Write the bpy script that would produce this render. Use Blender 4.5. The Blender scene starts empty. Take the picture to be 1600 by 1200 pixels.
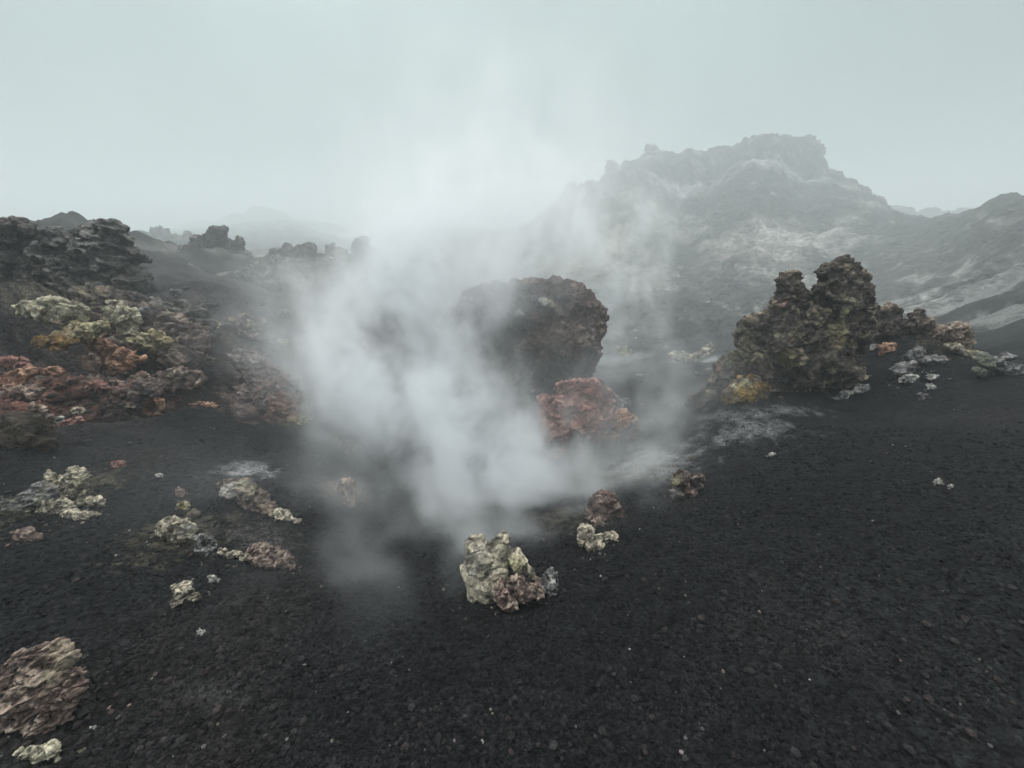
import bpy, bmesh, math, random
import numpy as np
from mathutils import Vector, Matrix

random.seed(7)
scene = bpy.context.scene
C = scene.collection
R = math.radians

# ------------------------------------------------------------------ camera
CAM_H, PITCH, FPX = 1.65, R(22.0), 602.0          # focal length in pixels of a 1600 px wide frame
cam_d = bpy.data.cameras.new('camera')
cam_d.sensor_width = 36.0
cam_d.lens = 36.0 * FPX / 1600.0
cam_d.clip_start, cam_d.clip_end = 0.05, 3000
cam = bpy.data.objects.new('camera', cam_d)
C.objects.link(cam)
cam.location = (0, 0, CAM_H)
cam.rotation_euler = (R(90) - PITCH, 0, 0)
scene.camera = cam

# ------------------------------------------------------------------ sky and sun (fog under an overcast sky)
SUN_EL, SUN_AZ = R(58), R(-18)                    # azimuth from +Y, negative = towards the left
world = bpy.data.worlds.new('World'); scene.world = world; world.use_nodes = True
nt = world.node_tree; nt.nodes.clear()
def N(t, typ, **kw):
    n = t.nodes.new(typ)
    for k, v in kw.items():
        if k.startswith('i_'):
            n.inputs[k[2:].replace('_', ' ')].default_value = v
        else:
            setattr(n, k, v)
    return n
out = N(nt, 'ShaderNodeOutputWorld')
bg = N(nt, 'ShaderNodeBackground')
sky = N(nt, 'ShaderNodeTexSky', sky_type='NISHITA', sun_disc=False, sun_elevation=SUN_EL, sun_rotation=SUN_AZ,
        air_density=1.0, dust_density=6.0, ozone_density=1.0)
skm = N(nt, 'ShaderNodeVectorMath', operation='SCALE'); skm.inputs['Scale'].default_value = 0.10
nt.links.new(sky.outputs[0], skm.inputs[0])
tc = N(nt, 'ShaderNodeTexCoord')
sx = N(nt, 'ShaderNodeSeparateXYZ'); nt.links.new(tc.outputs['Generated'], sx.inputs[0])
ramp = N(nt, 'ShaderNodeValToRGB')                # overcast: brighter towards the zenith
cr = ramp.color_ramp
cr.elements[0].position = 0.0; cr.elements[0].color = (0.31, 0.40, 0.415, 1)
cr.elements[1].position = 1.0; cr.elements[1].color = (2.75, 2.78, 2.75, 1)
e = cr.elements.new(0.40); e.color = (0.39, 0.495, 0.48, 1)
nt.links.new(sx.outputs['Z'], ramp.inputs[0])
sd = Vector((math.sin(SUN_AZ) * math.cos(SUN_EL), math.cos(SUN_AZ) * math.cos(SUN_EL), math.sin(SUN_EL)))
dot = N(nt, 'ShaderNodeVectorMath', operation='DOT_PRODUCT'); dot.inputs[1].default_value = sd
nt.links.new(tc.outputs['Generated'], dot.inputs[0])
gl = N(nt, 'ShaderNodeMapRange', interpolation_type='SMOOTHSTEP'); gl.inputs[1].default_value = 0.35; gl.inputs[2].default_value = 1.0
gl.inputs[3].default_value = 0.78; gl.inputs[4].default_value = 1.14
nt.links.new(dot.outputs['Value'], gl.inputs[0])
cn = N(nt, 'ShaderNodeTexNoise'); cn.inputs['Scale'].default_value = 2.2; cn.inputs['Detail'].default_value = 4; cn.inputs['Distortion'].default_value = .6
nt.links.new(tc.outputs['Generated'], cn.inputs['Vector'])
cm = N(nt, 'ShaderNodeMapRange'); cm.inputs[1].default_value = .3; cm.inputs[2].default_value = .7; cm.inputs[3].default_value = .87; cm.inputs[4].default_value = 1.12
nt.links.new(cn.outputs[0], cm.inputs[0])
mm = N(nt, 'ShaderNodeMath', operation='MULTIPLY'); nt.links.new(gl.outputs[0], mm.inputs[0]); nt.links.new(cm.outputs[0], mm.inputs[1])
sc_ = N(nt, 'ShaderNodeVectorMath', operation='SCALE'); nt.links.new(ramp.outputs[0], sc_.inputs[0]); nt.links.new(mm.outputs[0], sc_.inputs['Scale'])
mixs = N(nt, 'ShaderNodeMix', data_type='RGBA'); mixs.inputs[0].default_value = 0.9
nt.links.new(skm.outputs[0], mixs.inputs[6]); nt.links.new(sc_.outputs[0], mixs.inputs[7])
nt.links.new(mixs.outputs[2], bg.inputs[0]); bg.inputs[1].default_value = 1.0
nt.links.new(bg.outputs[0], out.inputs[0])
world.cycles.sampling_method = 'MANUAL'; world.cycles.sample_map_resolution = 256

sun_d = bpy.data.lights.new('sun', 'SUN'); sun_d.energy = 1.5; sun_d.angle = R(35); sun_d.color = (1, .97, .93)
sun = bpy.data.objects.new('sun', sun_d); C.objects.link(sun)
sun.rotation_euler = sd.to_track_quat('Z', 'Y').to_euler()

vs = scene.view_settings
vs.view_transform = 'Standard'; vs.look = 'None'; vs.exposure = 0.12; vs.gamma = 1.0; vs.use_curve_mapping = False
cy = scene.cycles
cy.use_denoising = True
cy.use_adaptive_sampling = True; cy.adaptive_threshold = .03; cy.adaptive_min_samples = 16
cy.max_bounces = 14; cy.diffuse_bounces = 2; cy.glossy_bounces = 1; cy.transmission_bounces = 1; cy.volume_bounces = 14
cy.volume_step_rate = 14.0; cy.volume_max_steps = 256
cy.caustics_reflective = False; cy.caustics_refractive = False

# ------------------------------------------------------------------ numpy noise
def _hash(ix, iy, iz, seed):
    h = (ix.astype(np.uint32) * np.uint32(374761393) + iy.astype(np.uint32) * np.uint32(668265263)
         + iz.astype(np.uint32) * np.uint32(2147483647 & 1274126177) + np.uint32((seed * 974711 + 12345) & 0xffffffff))
    h = (h ^ (h >> np.uint32(13))) * np.uint32(1274126177)
    h = (h ^ (h >> np.uint32(16))) * np.uint32(2246822519)
    return h ^ (h >> np.uint32(15))
def perlin(p, seed=0):
    p = np.asarray(p, dtype=np.float32)
    i = np.floor(p).astype(np.int64); f = p - i
    u = f * f * f * (f * (f * 6 - 15) + 10)
    r = 0.0
    for dx in (0, 1):
        wx = u[:, 0] if dx else 1 - u[:, 0]
        for dy in (0, 1):
            wy = u[:, 1] if dy else 1 - u[:, 1]
            for dz in (0, 1):
                wz = u[:, 2] if dz else 1 - u[:, 2]
                h = _hash(i[:, 0] + dx, i[:, 1] + dy, i[:, 2] + dz, seed)
                gx = (h & 1023) / 511.5 - 1; gy = ((h >> np.uint32(10)) & 1023) / 511.5 - 1; gz = ((h >> np.uint32(20)) & 1023) / 511.5 - 1
                r = r + wx * wy * wz * (gx * (f[:, 0] - dx) + gy * (f[:, 1] - dy) + gz * (f[:, 2] - dz))
    return r * 1.3
def fbm(p, octv=4, seed=0, gain=.5):
    r = 0; a = 1.0
    for k in range(octv):
        r = r + a * perlin(p * (2.03 ** k) + 17.3 * k, seed + k); a *= gain
    return r
def worley(p, seed=0, jit=.95):
    i = np.floor(p).astype(np.int64)
    f1 = np.full(len(p), 9.0); f2 = np.full(len(p), 9.0); cid = np.zeros(len(p))
    for dx in (-1, 0, 1):
        for dy in (-1, 0, 1):
            for dz in (-1, 0, 1):
                cx, cy_, cz = i[:, 0] + dx, i[:, 1] + dy, i[:, 2] + dz
                h = _hash(cx, cy_, cz, seed)
                a = (h & 1023) / 1023.0; b = ((h >> np.uint32(10)) & 1023) / 1023.0; c = ((h >> np.uint32(20)) & 1023) / 1023.0
                d = np.sqrt((cx + .5 + (a - .5) * jit - p[:, 0]) ** 2 + (cy_ + .5 + (b - .5) * jit - p[:, 1]) ** 2 + (cz + .5 + (c - .5) * jit - p[:, 2]) ** 2)
                n1 = d < f1
                f2 = np.where(n1, f1, np.minimum(f2, d)); cid = np.where(n1, (h >> np.uint32(5) & 4095) / 4095.0, cid); f1 = np.where(n1, d, f1)
    return f1, f2, cid
def sstep(a, b, x):
    t = np.clip((x - a) / (b - a), 0, 1); return t * t * (3 - 2 * t)

# ------------------------------------------------------------------ terrain: measured points, smooth interpolation
CP, SP = math.cos(PITCH), math.sin(PITCH)
def ray(px, py):
    u, v = (px - 800) / FPX, (600 - py) / FPX
    return np.array((u, CP + v * SP, -SP + v * CP))
ctl = []
def FAR(y): return y if y < 10 else 10 + (y - 10) * 4.5      # distances beyond the boulders
def P(px, py, y=None, z=None, r=0.05):
    y = None if y is None else FAR(y)
    d = ray(px, py); t = y / d[1] if y is not None else (z - CAM_H) / d[2]
    q = d * t; ctl.append((q[0], q[1], q[2] + CAM_H, r))
def Q(x, y, z, r=0.05): ctl.append((x, y, z, r))
# foreground gravel
for a in ((800,1190,.0),(400,1150,.02),(1200,1150,.03),(60,1100,.05),(1550,1120,.12),(800,950,-.25),(600,1000,-.17),(1000,980,-.17),
          (200,1000,-.02),(1400,1000,.06),(1550,900,.08),(1200,900,-.12),(450,950,-.17),(300,870,-.3),(100,800,-.35),(250,700,-.55),
          (1500,800,-.05),(1300,700,-.38),(1450,620,-.4),(1590,592,-.15),(1330,605,-.6),(1200,700,-.55),(1200,622,-.68),(1100,632,-1.05),
          (1040,690,-1.15),(1080,790,-.6),(950,880,-.38),(900,800,-.9),(700,800,-1.25),(620,720,-1.55),(560,850,-.7),(450,800,-.55),
          (800,720,-1.75),(900,700,-1.8),(980,620,-2.1),(350,700,-.78),(480,700,-1.0),(640,900,-.4),(1500,700,-.18),(1250,800,-.3)):
    P(a[0], a[1], z=a[2], r=.04)
P(1460,520,y=6.4,r=.1); P(1380,510,y=6.6,r=.1); Q(6.3,8.4,-1.3,.3); Q(8.5,7.5,-.9,.3); Q(10,5,-.1,.1); Q(5,9,-1.9,.3); Q(12,9,-1.0,.4)
# left bank
for a in ((40,650,4.0,.5),(60,560,4.9,1.),(80,480,5.8,1.),(200,470,7,1.),(200,560,6,1.),(230,640,4.9,.6),(400,520,7.5,.5),(430,600,6.2,.5),(480,665,5.1,.4),
          (320,590,5.8,.25),(330,640,5.1,.1),(540,600,7.5,.3),(560,540,10,.7),(330,450,10,.9),(450,440,14,1.),(250,415,11.5,.8),(560,440,14,1.),(100,430,8.6,1.),(0,430,6.2,1.)):
    P(a[0], a[1], y=a[2], r=a[3])
Q(-9,9.5,.3,1.); Q(-12,6,.6,1.); Q(-9,4.5,.5,.8); Q(-8,2,.2,.4); Q(-14,13,.1,1.); Q(-30,30,.8,.8); Q(-22,8,1.,.8)
P(480,350,y=80,r=.5); P(300,357,y=75,r=.5); P(650,352,y=80,r=.5); Q(-30,62,-2.6,.6); Q(-62,105,-3,.5); Q(-15,105,-3,.5); Q(-38,160,-3,.5); Q(-95,150,-2.5,.5)
# pit floor and the hill behind
for a in ((830,600,9.0,.3),(700,560,12,.4),(1000,560,13,.5),(1000,480,17,.8),(950,400,24,.9),(900,335,33,1.),(700,470,18,.6),(780,420,26,.7),
          (1050,330,31,1.),(1200,300,29,1.),(1150,400,23,1.),(1300,380,24,1.),(1400,425,20,.6),(1100,480,17,.9),(1230,480,16.5,.8),(1400,480,15,.6),
          (1550,455,13.5,.8),(1550,385,17,.9),(1580,520,11,.5),(1260,255,34,1.),(1120,265,34.5,1.)):
    P(a[0], a[1], y=a[2], r=a[3])
crest = ((880,305,36),(905,292,36),(960,272,37),(1020,240,38),(1110,235,38),(1170,221,37),(1215,214,36),(1278,218,36),(1290,258,35),(1330,290,34),(1368,313,33),
         (1388,338,33),(1440,358,34),(1490,350,27),(1540,331,23),(1600,300,20),(1700,262,19))
crest = [tuple(np.array(a) * (1 - f) + np.array(b) * f) for a, b in zip(crest, crest[1:]) for f in ((0, .33, .67) if b[0] - a[0] > 45 else (0, .5))] + [crest[-1]]
for a in crest:
    P(a[0], a[1], y=a[2], r=.9)
    d = ray(a[0], a[1]); t = FAR(a[2]) / d[1]; z = CAM_H + d[2] * t
    Q(d[0]*t*1.14, d[1]*t*1.14, z - .10*z - 1.2, .8); Q(d[0]*t*1.6, d[1]*t*1.6, min(z*.25, 1.2), .8)
P(850,350,y=44,r=.8)
Q(20,300,-2.0,.6); Q(160,330,-1.,.6); Q(-150,330,-2,.5)
P(340,418,y=14,r=1.); P(460,428,y=14.5,r=1.); P(560,425,y=15,r=1.); P(250,404,y=18,r=.8); P(160,385,y=20,r=.8); P(400,470,y=10.5,r=1.); P(480,480,y=11,r=1.)
for k in range(16):
    a = k * math.pi / 8
    Q(520*math.sin(a), 520*math.cos(a), -4, .4)
for x, y, z in ((0,-2,.12),(3,-2,.22),(-3,-2,.12),(0,-8,.7),(9,-6,.7),(-9,-6,.6),(0,-25,1.5),(25,-15,1.5),(-25,-15,1.5),(5,0,.25),(-5,0,.12),(14,0,.6),(-15,0,.6),(40,0,1.5),(-45,0,1.5),(0,-80,2)):
    Q(x, y, z, .05)
ctl = np.array(ctl)
def warp(x, y):
    r = np.sqrt(x * x + y * y) + 1e-9; w = np.log(1 + r / 1.5) / r
    return np.stack((x * w, y * w), -1)
CQ = warp(ctl[:, 0], ctl[:, 1])
def _tps(d2): return np.where(d2 > 1e-12, .5 * d2 * np.log(d2 + 1e-12), 0)
_n = len(CQ)
_K = _tps(((CQ[:, None] - CQ[None]) ** 2).sum(-1)) + np.eye(_n) * 2e-4
_Pm = np.c_[np.ones(_n), CQ]
_A = np.block([[_K, _Pm], [_Pm.T, np.zeros((3, 3))]])
_W = np.linalg.solve(_A, np.r_[ctl[:, 2], 0, 0, 0])
_CQ32, _W32, _c2 = CQ.astype(np.float32), _W.astype(np.float64), (CQ ** 2).sum(1).astype(np.float32)
def base_h(x, y, want_rough=True):
    x = np.atleast_1d(np.asarray(x, float)); y = np.atleast_1d(np.asarray(y, float))
    o = np.empty(len(x)); rg = np.zeros(len(x))
    for s in range(0, len(x), 8000):
        q = warp(x[s:s+8000], y[s:s+8000]); q32 = q.astype(np.float32)
        d2 = np.maximum((q32 ** 2).sum(1)[:, None] + _c2[None] - 2 * (q32 @ _CQ32.T), 1e-9)
        o[s:s+8000] = (.5 * d2 * np.log(d2)) @ _W32[:_n] + _W[_n] + q @ _W[_n+1:]
        if want_rough:
            e_ = d2 + np.float32(1e-3); w = 1 / (e_ * np.sqrt(e_)); rg[s:s+8000] = (w @ ctl[:, 3].astype(np.float32)) / w.sum(1)
    return o, rg
def detail(x, y, rg):
    r = np.sqrt(x * x + y * y)
    h = np.zeros(len(x)); lam = 7.0; k = 0
    while lam > .03:
        m = (lam > r * .0035) & ((rg > .15) | (lam < 1.2)) & ((lam < 3) | (r > 28))
        if m.any():
            p = np.c_[x[m] / lam, y[m] / lam, np.full(m.sum(), k * 7.7)]
            n = perlin(p, 40 + k)
            n2 = n if k % 2 else (np.abs(n) * -1.6 + .25)
            fade = sstep(.0035, .008, lam / np.maximum(r[m], .4))
            h[m] += n2 * lam * (np.where(r[m] > 30, .36, .26) * np.clip(rg[m], 0, 1) + .016) * fade
        lam /= 1.9; k += 1
    return h
_HT = np.geomspace(.5, 260, 640)
def hit(px, py):
    d = ray(px, py)
    g = CAM_H + d[2] * _HT - base_h(d[0] * _HT, d[1] * _HT, False)[0]
    s = g < 0; k = int(np.argmax(s)) if s.any() else len(_HT) - 1
    t1 = _HT[k] if k == 0 or not s.any() else _HT[k-1] + (_HT[k] - _HT[k-1]) * g[k-1] / (g[k-1] - g[k])
    return np.array((d[0] * t1, d[1] * t1, CAM_H + d[2] * t1)), t1      # t is also the depth along the view axis


# ------------------------------------------------------------------ helpers
def new_mesh_np(name, co, faces, smooth=True):
    me = bpy.data.meshes.new(name)
    nv, nf = len(co), len(faces); k = faces.shape[1]
    me.vertices.add(nv); me.vertices.foreach_set('co', np.ascontiguousarray(co, dtype=np.float32).ravel())
    me.loops.add(nf * k); me.loops.foreach_set('vertex_index', np.ascontiguousarray(faces, dtype=np.int32).ravel())
    me.polygons.add(nf); me.polygons.foreach_set('loop_start', np.arange(0, nf * k, k, dtype=np.int32))
    me.polygons.foreach_set('use_smooth', np.full(nf, smooth))
    me.update(calc_edges=True)
    return me
def set_col(me, rgb, name='tint'):
    a = me.attributes.new(name, 'FLOAT_COLOR', 'POINT')
    a.data.foreach_set('color', np.c_[rgb, np.ones(len(rgb))].astype(np.float32).ravel())
def link(o, parent=None):
    C.objects.link(o)
    if parent: o.parent = parent
    return o
def props(o, label=None, cat=None, group=None, kind=None):
    if label: o['label'] = label
    if cat: o['category'] = cat
    if group: o['group'] = group
    if kind: o['kind'] = kind
    return o

# ------------------------------------------------------------------ materials
def mat_base(name, rough=.95, spec=.2):
    m = bpy.data.materials.new(name); m.use_nodes = True
    t = m.node_tree; b = t.nodes['Principled BSDF']
    b.inputs['Roughness'].default_value = rough; b.inputs['Specular IOR Level'].default_value = spec
    return m, t, b
def rock_mat(name, grain, bump):
    """tint attribute x fine mottling, pits and pores; grain = size in metres of the finest pieces"""
    m, t, b = mat_base(name)
    at_ = N(t, 'ShaderNodeAttribute', attribute_name='tint')
    tc = N(t, 'ShaderNodeTexCoord')
    n1 = N(t, 'ShaderNodeTexNoise'); n1.inputs['Scale'].default_value = .35 / grain; n1.inputs['Detail'].default_value = 4; n1.inputs['Roughness'].default_value = .7
    n2 = N(t, 'ShaderNodeTexVoronoi'); n2.inputs['Scale'].default_value = .5 / grain; n2.inputs['Randomness'].default_value = 1
    n3 = N(t, 'ShaderNodeTexNoise'); n3.inputs['Scale'].default_value = 1.4 / grain; n3.inputs['Detail'].default_value = 3
    for n in (n1, n2, n3): t.links.new(tc.outputs['Object'], n.inputs['Vector'])
    mr = N(t, 'ShaderNodeMapRange'); mr.inputs[1].default_value = .3; mr.inputs[2].default_value = .7; mr.inputs[3].default_value = .5; mr.inputs[4].default_value = 1.55
    t.links.new(n1.outputs[0], mr.inputs[0])
    sp = N(t, 'ShaderNodeMapRange'); sp.inputs[1].default_value = 0; sp.inputs[2].default_value = 1; sp.inputs[3].default_value = .72; sp.inputs[4].default_value = 1.28
    sepc = N(t, 'ShaderNodeSeparateColor'); t.links.new(n2.outputs['Color'], sepc.inputs[0]); t.links.new(sepc.outputs[0], sp.inputs[0])
    mu = N(t, 'ShaderNodeMath', operation='MULTIPLY'); t.links.new(mr.outputs[0], mu.inputs[0]); t.links.new(sp.outputs[0], mu.inputs[1])
    vm = N(t, 'ShaderNodeVectorMath', operation='SCALE'); t.links.new(at_.outputs['Color'], vm.inputs[0]); t.links.new(mu.outputs[0], vm.inputs['Scale'])
    t.links.new(vm.outputs[0], b.inputs['Base Color'])
    a1 = N(t, 'ShaderNodeMath', operation='MULTIPLY_ADD'); a1.inputs[1].default_value = -1.1; t.links.new(n2.outputs['Distance'], a1.inputs[0]); t.links.new(n1.outputs[0], a1.inputs[2])
    a2 = N(t, 'ShaderNodeMath', operation='MULTIPLY_ADD'); a2.inputs[1].default_value = .45; t.links.new(n3.outputs[0], a2.inputs[0]); t.links.new(a1.outputs[0], a2.inputs[2])
    bp = N(t, 'ShaderNodeBump'); bp.inputs['Strength'].default_value = bump; bp.inputs['Distance'].default_value = grain * 1.2
    t.links.new(a2.outputs[0], bp.inputs['Height']); t.links.new(bp.outputs[0], b.inputs['Normal'])
    return m
M_NEAR = rock_mat('crusted_rock', .012, 1.0)
M_MID = rock_mat('lava_rock', .035, 1.0)
M_FAR = rock_mat('far_lava_rock', .12, 1.0)
M_HILL = rock_mat('hill_tephra', .45, 1.0)
def ground_mat():
    m, t, b = mat_base('black_scoria', .95, .1)
    at_ = N(t, 'ShaderNodeAttribute', attribute_name='tint'); tc = N(t, 'ShaderNodeTexCoord')
    v1 = N(t, 'ShaderNodeTexVoronoi'); v1.inputs['Scale'].default_value = 75
    v2 = N(t, 'ShaderNodeTexVoronoi'); v2.inputs['Scale'].default_value = 26
    n1 = N(t, 'ShaderNodeTexNoise'); n1.inputs['Scale'].default_value = 9; n1.inputs['Detail'].default_value = 4; n1.inputs['Roughness'].default_value = .75
    for n in (v1, v2, n1): t.links.new(tc.outputs['Object'], n.inputs['Vector'])
    s1 = N(t, 'ShaderNodeSeparateColor'); t.links.new(v1.outputs['Color'], s1.inputs[0])
    s2 = N(t, 'ShaderNodeSeparateColor'); t.links.new(v2.outputs['Color'], s2.inputs[0])
    m1 = N(t, 'ShaderNodeMapRange'); m1.inputs[3].default_value = .45; m1.inputs[4].default_value = 1.6; t.links.new(s1.outputs[0], m1.inputs[0])
    m2 = N(t, 'ShaderNodeMapRange'); m2.inputs[3].default_value = .75; m2.inputs[4].default_value = 1.3; t.links.new(s2.outputs[0], m2.inputs[0])
    m3 = N(t, 'ShaderNodeMapRange'); m3.inputs[1].default_value = .3; m3.inputs[2].default_value = .7; m3.inputs[3].default_value = .6; m3.inputs[4].default_value = 1.45; t.links.new(n1.outputs[0], m3.inputs[0])
    a = N(t, 'ShaderNodeMath', operation='MULTIPLY'); t.links.new(m1.outputs[0], a.inputs[0]); t.links.new(m2.outputs[0], a.inputs[1])
    a2 = N(t, 'ShaderNodeMath', operation='MULTIPLY'); t.links.new(a.outputs[0], a2.inputs[0]); t.links.new(m3.outputs[0], a2.inputs[1])
    vm = N(t, 'ShaderNodeVectorMath', operation='SCALE'); t.links.new(at_.outputs['Color'], vm.inputs[0]); t.links.new(a2.outputs[0], vm.inputs['Scale'])
    t.links.new(vm.outputs[0], b.inputs['Base Color'])
    h1 = N(t, 'ShaderNodeMath', operation='MULTIPLY_ADD'); h1.inputs[1].default_value = -.35; t.links.new(v1.outputs['Distance'], h1.inputs[0])
    h2 = N(t, 'ShaderNodeMath', operation='MULTIPLY_ADD'); h2.inputs[1].default_value = -1.; t.links.new(v2.outputs['Distance'], h2.inputs[0]); t.links.new(n1.outputs[0], h2.inputs[2])
    t.links.new(h2.outputs[0], h1.inputs[2])
    bp = N(t, 'ShaderNodeBump'); bp.inputs['Strength'].default_value = .9; bp.inputs['Distance'].default_value = .03
    t.links.new(h1.outputs[0], bp.inputs['Height']); t.links.new(bp.outputs[0], b.inputs['Normal'])
    return m
M_GROUND = ground_mat()

# ------------------------------------------------------------------ ground sheet and hills (one height field, cut into ground and hills)
SCORIA = np.array((.0105, .0112, .012))
th = np.concatenate((np.linspace(-math.pi, R(-66), 50)[:-1], np.linspace(R(-66), R(66), 720), np.linspace(R(66), math.pi, 50)[1:-1]))
rr = np.concatenate((np.geomspace(.22, 1.1, 80)[:-1], np.geomspace(1.1, 14, 230)[:-1], np.geomspace(14, 175, 270)[:-1], np.geomspace(175, 700, 24)))
TH, RR = np.meshgrid(th, rr, indexing='ij')
gx, gy = (np.sin(TH) * RR).ravel(), (np.cos(TH) * RR).ravel()
gz, grg = base_h(gx, gy)
gz = gz + detail(gx, gy, grg)
nT, nR = len(th), len(rr)
gco = np.c_[gx, gy, gz]
# colour of the ground: scoria, weathered rubble, pale sulphate crusts
def blot(px, py, rad, ang=0, asp=1.0):
    h, t = hit(px, py); return h
gcol = np.tile(SCORIA, (len(gx), 1))
P3 = np.c_[gx, gy, gz * 1.5]
nA = fbm(P3 / 1.7, 4, 3); nB = fbm(P3 / .35, 3, 9); nC = fbm(P3 / 5.0, 3, 21)
gcol *= (1 + .35 * nA + .25 * nB)[:, None]
gcol += (sstep(.1, .6, nA) * .5)[:, None] * np.array((.005, .002, .0015))
# hill colour: brownish grey tephra with pale streaks
hillm = sstep(14, 32, gy) * 1.0
gcol = gcol * (1 - hillm[:, None]) + hillm[:, None] * (np.array((.038, .037, .037)) * (1 + .7 * nC + .5 * nA)[:, None])
crags = sstep(.1, .4, fbm(P3 / 3.2, 4, 91) + .3 * nC) * hillm * .7
gcol = gcol * (1 - crags[:, None]) + crags[:, None] * np.array((.022, .021, .021))
bands = fbm(np.c_[gx / 11, gy / 11, gz / 2.2], 4, 77)
pale = sstep(.22, .6, bands + .3 * nC + .35 * nA) * hillm
gcol = gcol * (1 - pale[:, None] * .75) + (pale * .75)[:, None] * np.array((.24, .24, .225))
bankm = sstep(.3, .8, grg) * (1 - hillm) * (gx < 0)
gcol = gcol * (1 - bankm[:, None]) + bankm[:, None] * (np.array((.034, .031, .032)) * (1 + .6 * nA + .6 * nB)[:, None])
def patch(px, py, rx, ry, colr, amt, nz=.55, seed=5):
    """pale deposit on the ground round the spot seen at px,py; radii in metres"""
    global gcol
    h, t = hit(px, py); k = max(1., min(t / 12., 4.2)); rx, ry = rx * k, ry * k
    dx, dy = gx - h[0], gy - h[1]
    d = np.sqrt((dx / rx) ** 2 + (dy / ry) ** 2)
    m_ = d < 2.2
    n_ = fbm(P3[m_] / (.3 * min(rx, ry) + .05), 4, seed)
    k = np.zeros(len(gx)); k[m_] = sstep(1.2, .1, d[m_] + nz * n_) * amt
    gcol = gcol * (1 - k[:, None]) + k[:, None] * np.array(colr)
W_ = (.36, .37, .38)
patch(385, 735, .26, .30, W_, .5, .9); patch(1165, 672, .5, .45, W_, .25, 1.2); patch(1140, 650, .4, .4, W_, .2, 1.2); patch(1010, 725, .5, .6, W_, .4, 1.0, seed=8); patch(1230, 640, .5, .2, W_, .2, 1.2, seed=9)
patch(1095, 560, .9, 1.2, W_, .6, seed=11); patch(1540, 460, 3.0, 2.0, (.30,.31,.30), .5, 1.1, seed=13); patch(1580, 490, 3.0, 1.5, (.30,.31,.30), .45, 1.1, seed=15)
patch(1420, 470, 2., 1.2, (.4,.4,.4), .6, seed=17); patch(1240, 375, 3.2, 2.2, (.36,.35,.33), .8, seed=19); patch(1180, 390, 2.2, 2.4, (.3,.27,.25), .6, seed=23)
patch(1040, 360, 3, 2, (.3,.3,.28), .6, seed=25); patch(1060, 300, 3, .6, (.4,.4,.4), .7, .3, seed=27); patch(1230, 262, 4, .6, (.4,.4,.4), .6, .3, seed=29)
patch(920, 400, 3., 3., (.3,.28,.2), .6, seed=31); patch(1250, 440, 2., 2., (.3,.29,.27), .6, seed=33); patch(1000, 440, 2.5, 2., (.28,.28,.24), .5, seed=35)
patch(970, 560, 1., 1., W_, .4, seed=37); patch(430, 620, .6, .7, (.17,.14,.135), .7, seed=39); patch(400, 570, .6, .6, (.15,.13,.135), .7, seed=41)
patch(60, 610, .5, .4, (.20,.09,.07), .7, seed=43); patch(130, 610, .6, .4, (.12,.085,.085), .7, seed=45); patch(200, 600, .5, .3, (.11,.07,.065), .7, seed=47)
patch(250, 570, .5, .3, (.09,.05,.045), .6, seed=49); patch(540, 760, .18, .3, (.20,.165,.14), .7, seed=51); patch(540, 690, .2, .2, (.16,.14,.12), .7, seed=53)
patch(400, 840, .4, .25, (.06,.057,.055), .6, .9, seed=55); patch(330, 1085, .22, .06, (.05,.05,.05), .4, .9, seed=57)
# mineral stains that run over rock and soil alike
STAINS = []
for px, py, r_, c_, a_ in ((40,600,.6,(.30,.15,.11),.55), (170,555,.4,(.30,.16,.10),.5), (100,490,.5,(.32,.295,.20),.4), (200,505,.35,(.32,.295,.20),.45), (235,625,.35,(.32,.18,.12),.55), (110,640,.4,(.27,.17,.14),.6), (425,615,.7,(.22,.165,.14),.6),
                           (445,640,.35,(.28,.13,.11),.6), (465,655,.3,(.24,.19,.11),.6), (335,510,.5,(.22,.19,.11),.5), (1165,600,.35,(.25,.21,.10),.5), (1320,500,.5,(.23,.20,.13),.35), (1190,540,.5,(.21,.18,.12),.3), (880,680,.45,(.30,.17,.14),.4),
                           (990,740,.5,(.22,.20,.13),.4), (870,810,.35,(.20,.18,.13),.4), (545,770,.3,(.22,.16,.12),.5), (280,835,.3,(.20,.185,.13),.4), (100,770,.4,(.24,.225,.15),.4), (830,560,1.2,(.14,.10,.08),.5), (1480,535,.5,(.20,.16,.12),.5)):
    h_, t_ = hit(px, py); STAINS.append((*h_, r_, c_, a_))
def stain(co, col, rock_=True):
    for (x, y, z, r, c_, a_) in STAINS:
        d = np.sqrt((co[:, 0] - x) ** 2 + (co[:, 1] - y) ** 2 + (.6 * (co[:, 2] - z)) ** 2) / r
        m_ = d < 1.8
        if not m_.any(): continue
        n_ = fbm(co[m_] / (.16 * r + .03), 4, 61); k = np.zeros(len(co)); k[m_] = sstep(.15, .6, .72 - .55 * d[m_] + .85 * n_) * a_ * (.85 if rock_ else .45)
        col = col * (1 - k[:, None]) + np.array(c_) * k[:, None]
    return col
gcol = stain(gco, gcol, False)
idx = np.arange(nT * nR).reshape(nT, nR)
quads = np.stack((idx[:-1, :-1], idx[:-1, 1:], idx[1:, 1:], idx[1:, :-1]), -1).reshape(-1, 4)[:, ::-1]
wrap = np.stack((idx[-1, :-1], idx[-1, 1:], idx[0, 1:], idx[0, :-1]), -1)[:, ::-1]
quads = np.concatenate((quads, wrap))
fc = gco[quads].mean(1)
fy, fx = fc[:, 1], fc[:, 0]
is_hill = (fy > 26) & (fx > -2) & (fy < 240) & (fx < 280)
is_hill_r = is_hill & (fx > fy * .99)
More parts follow.
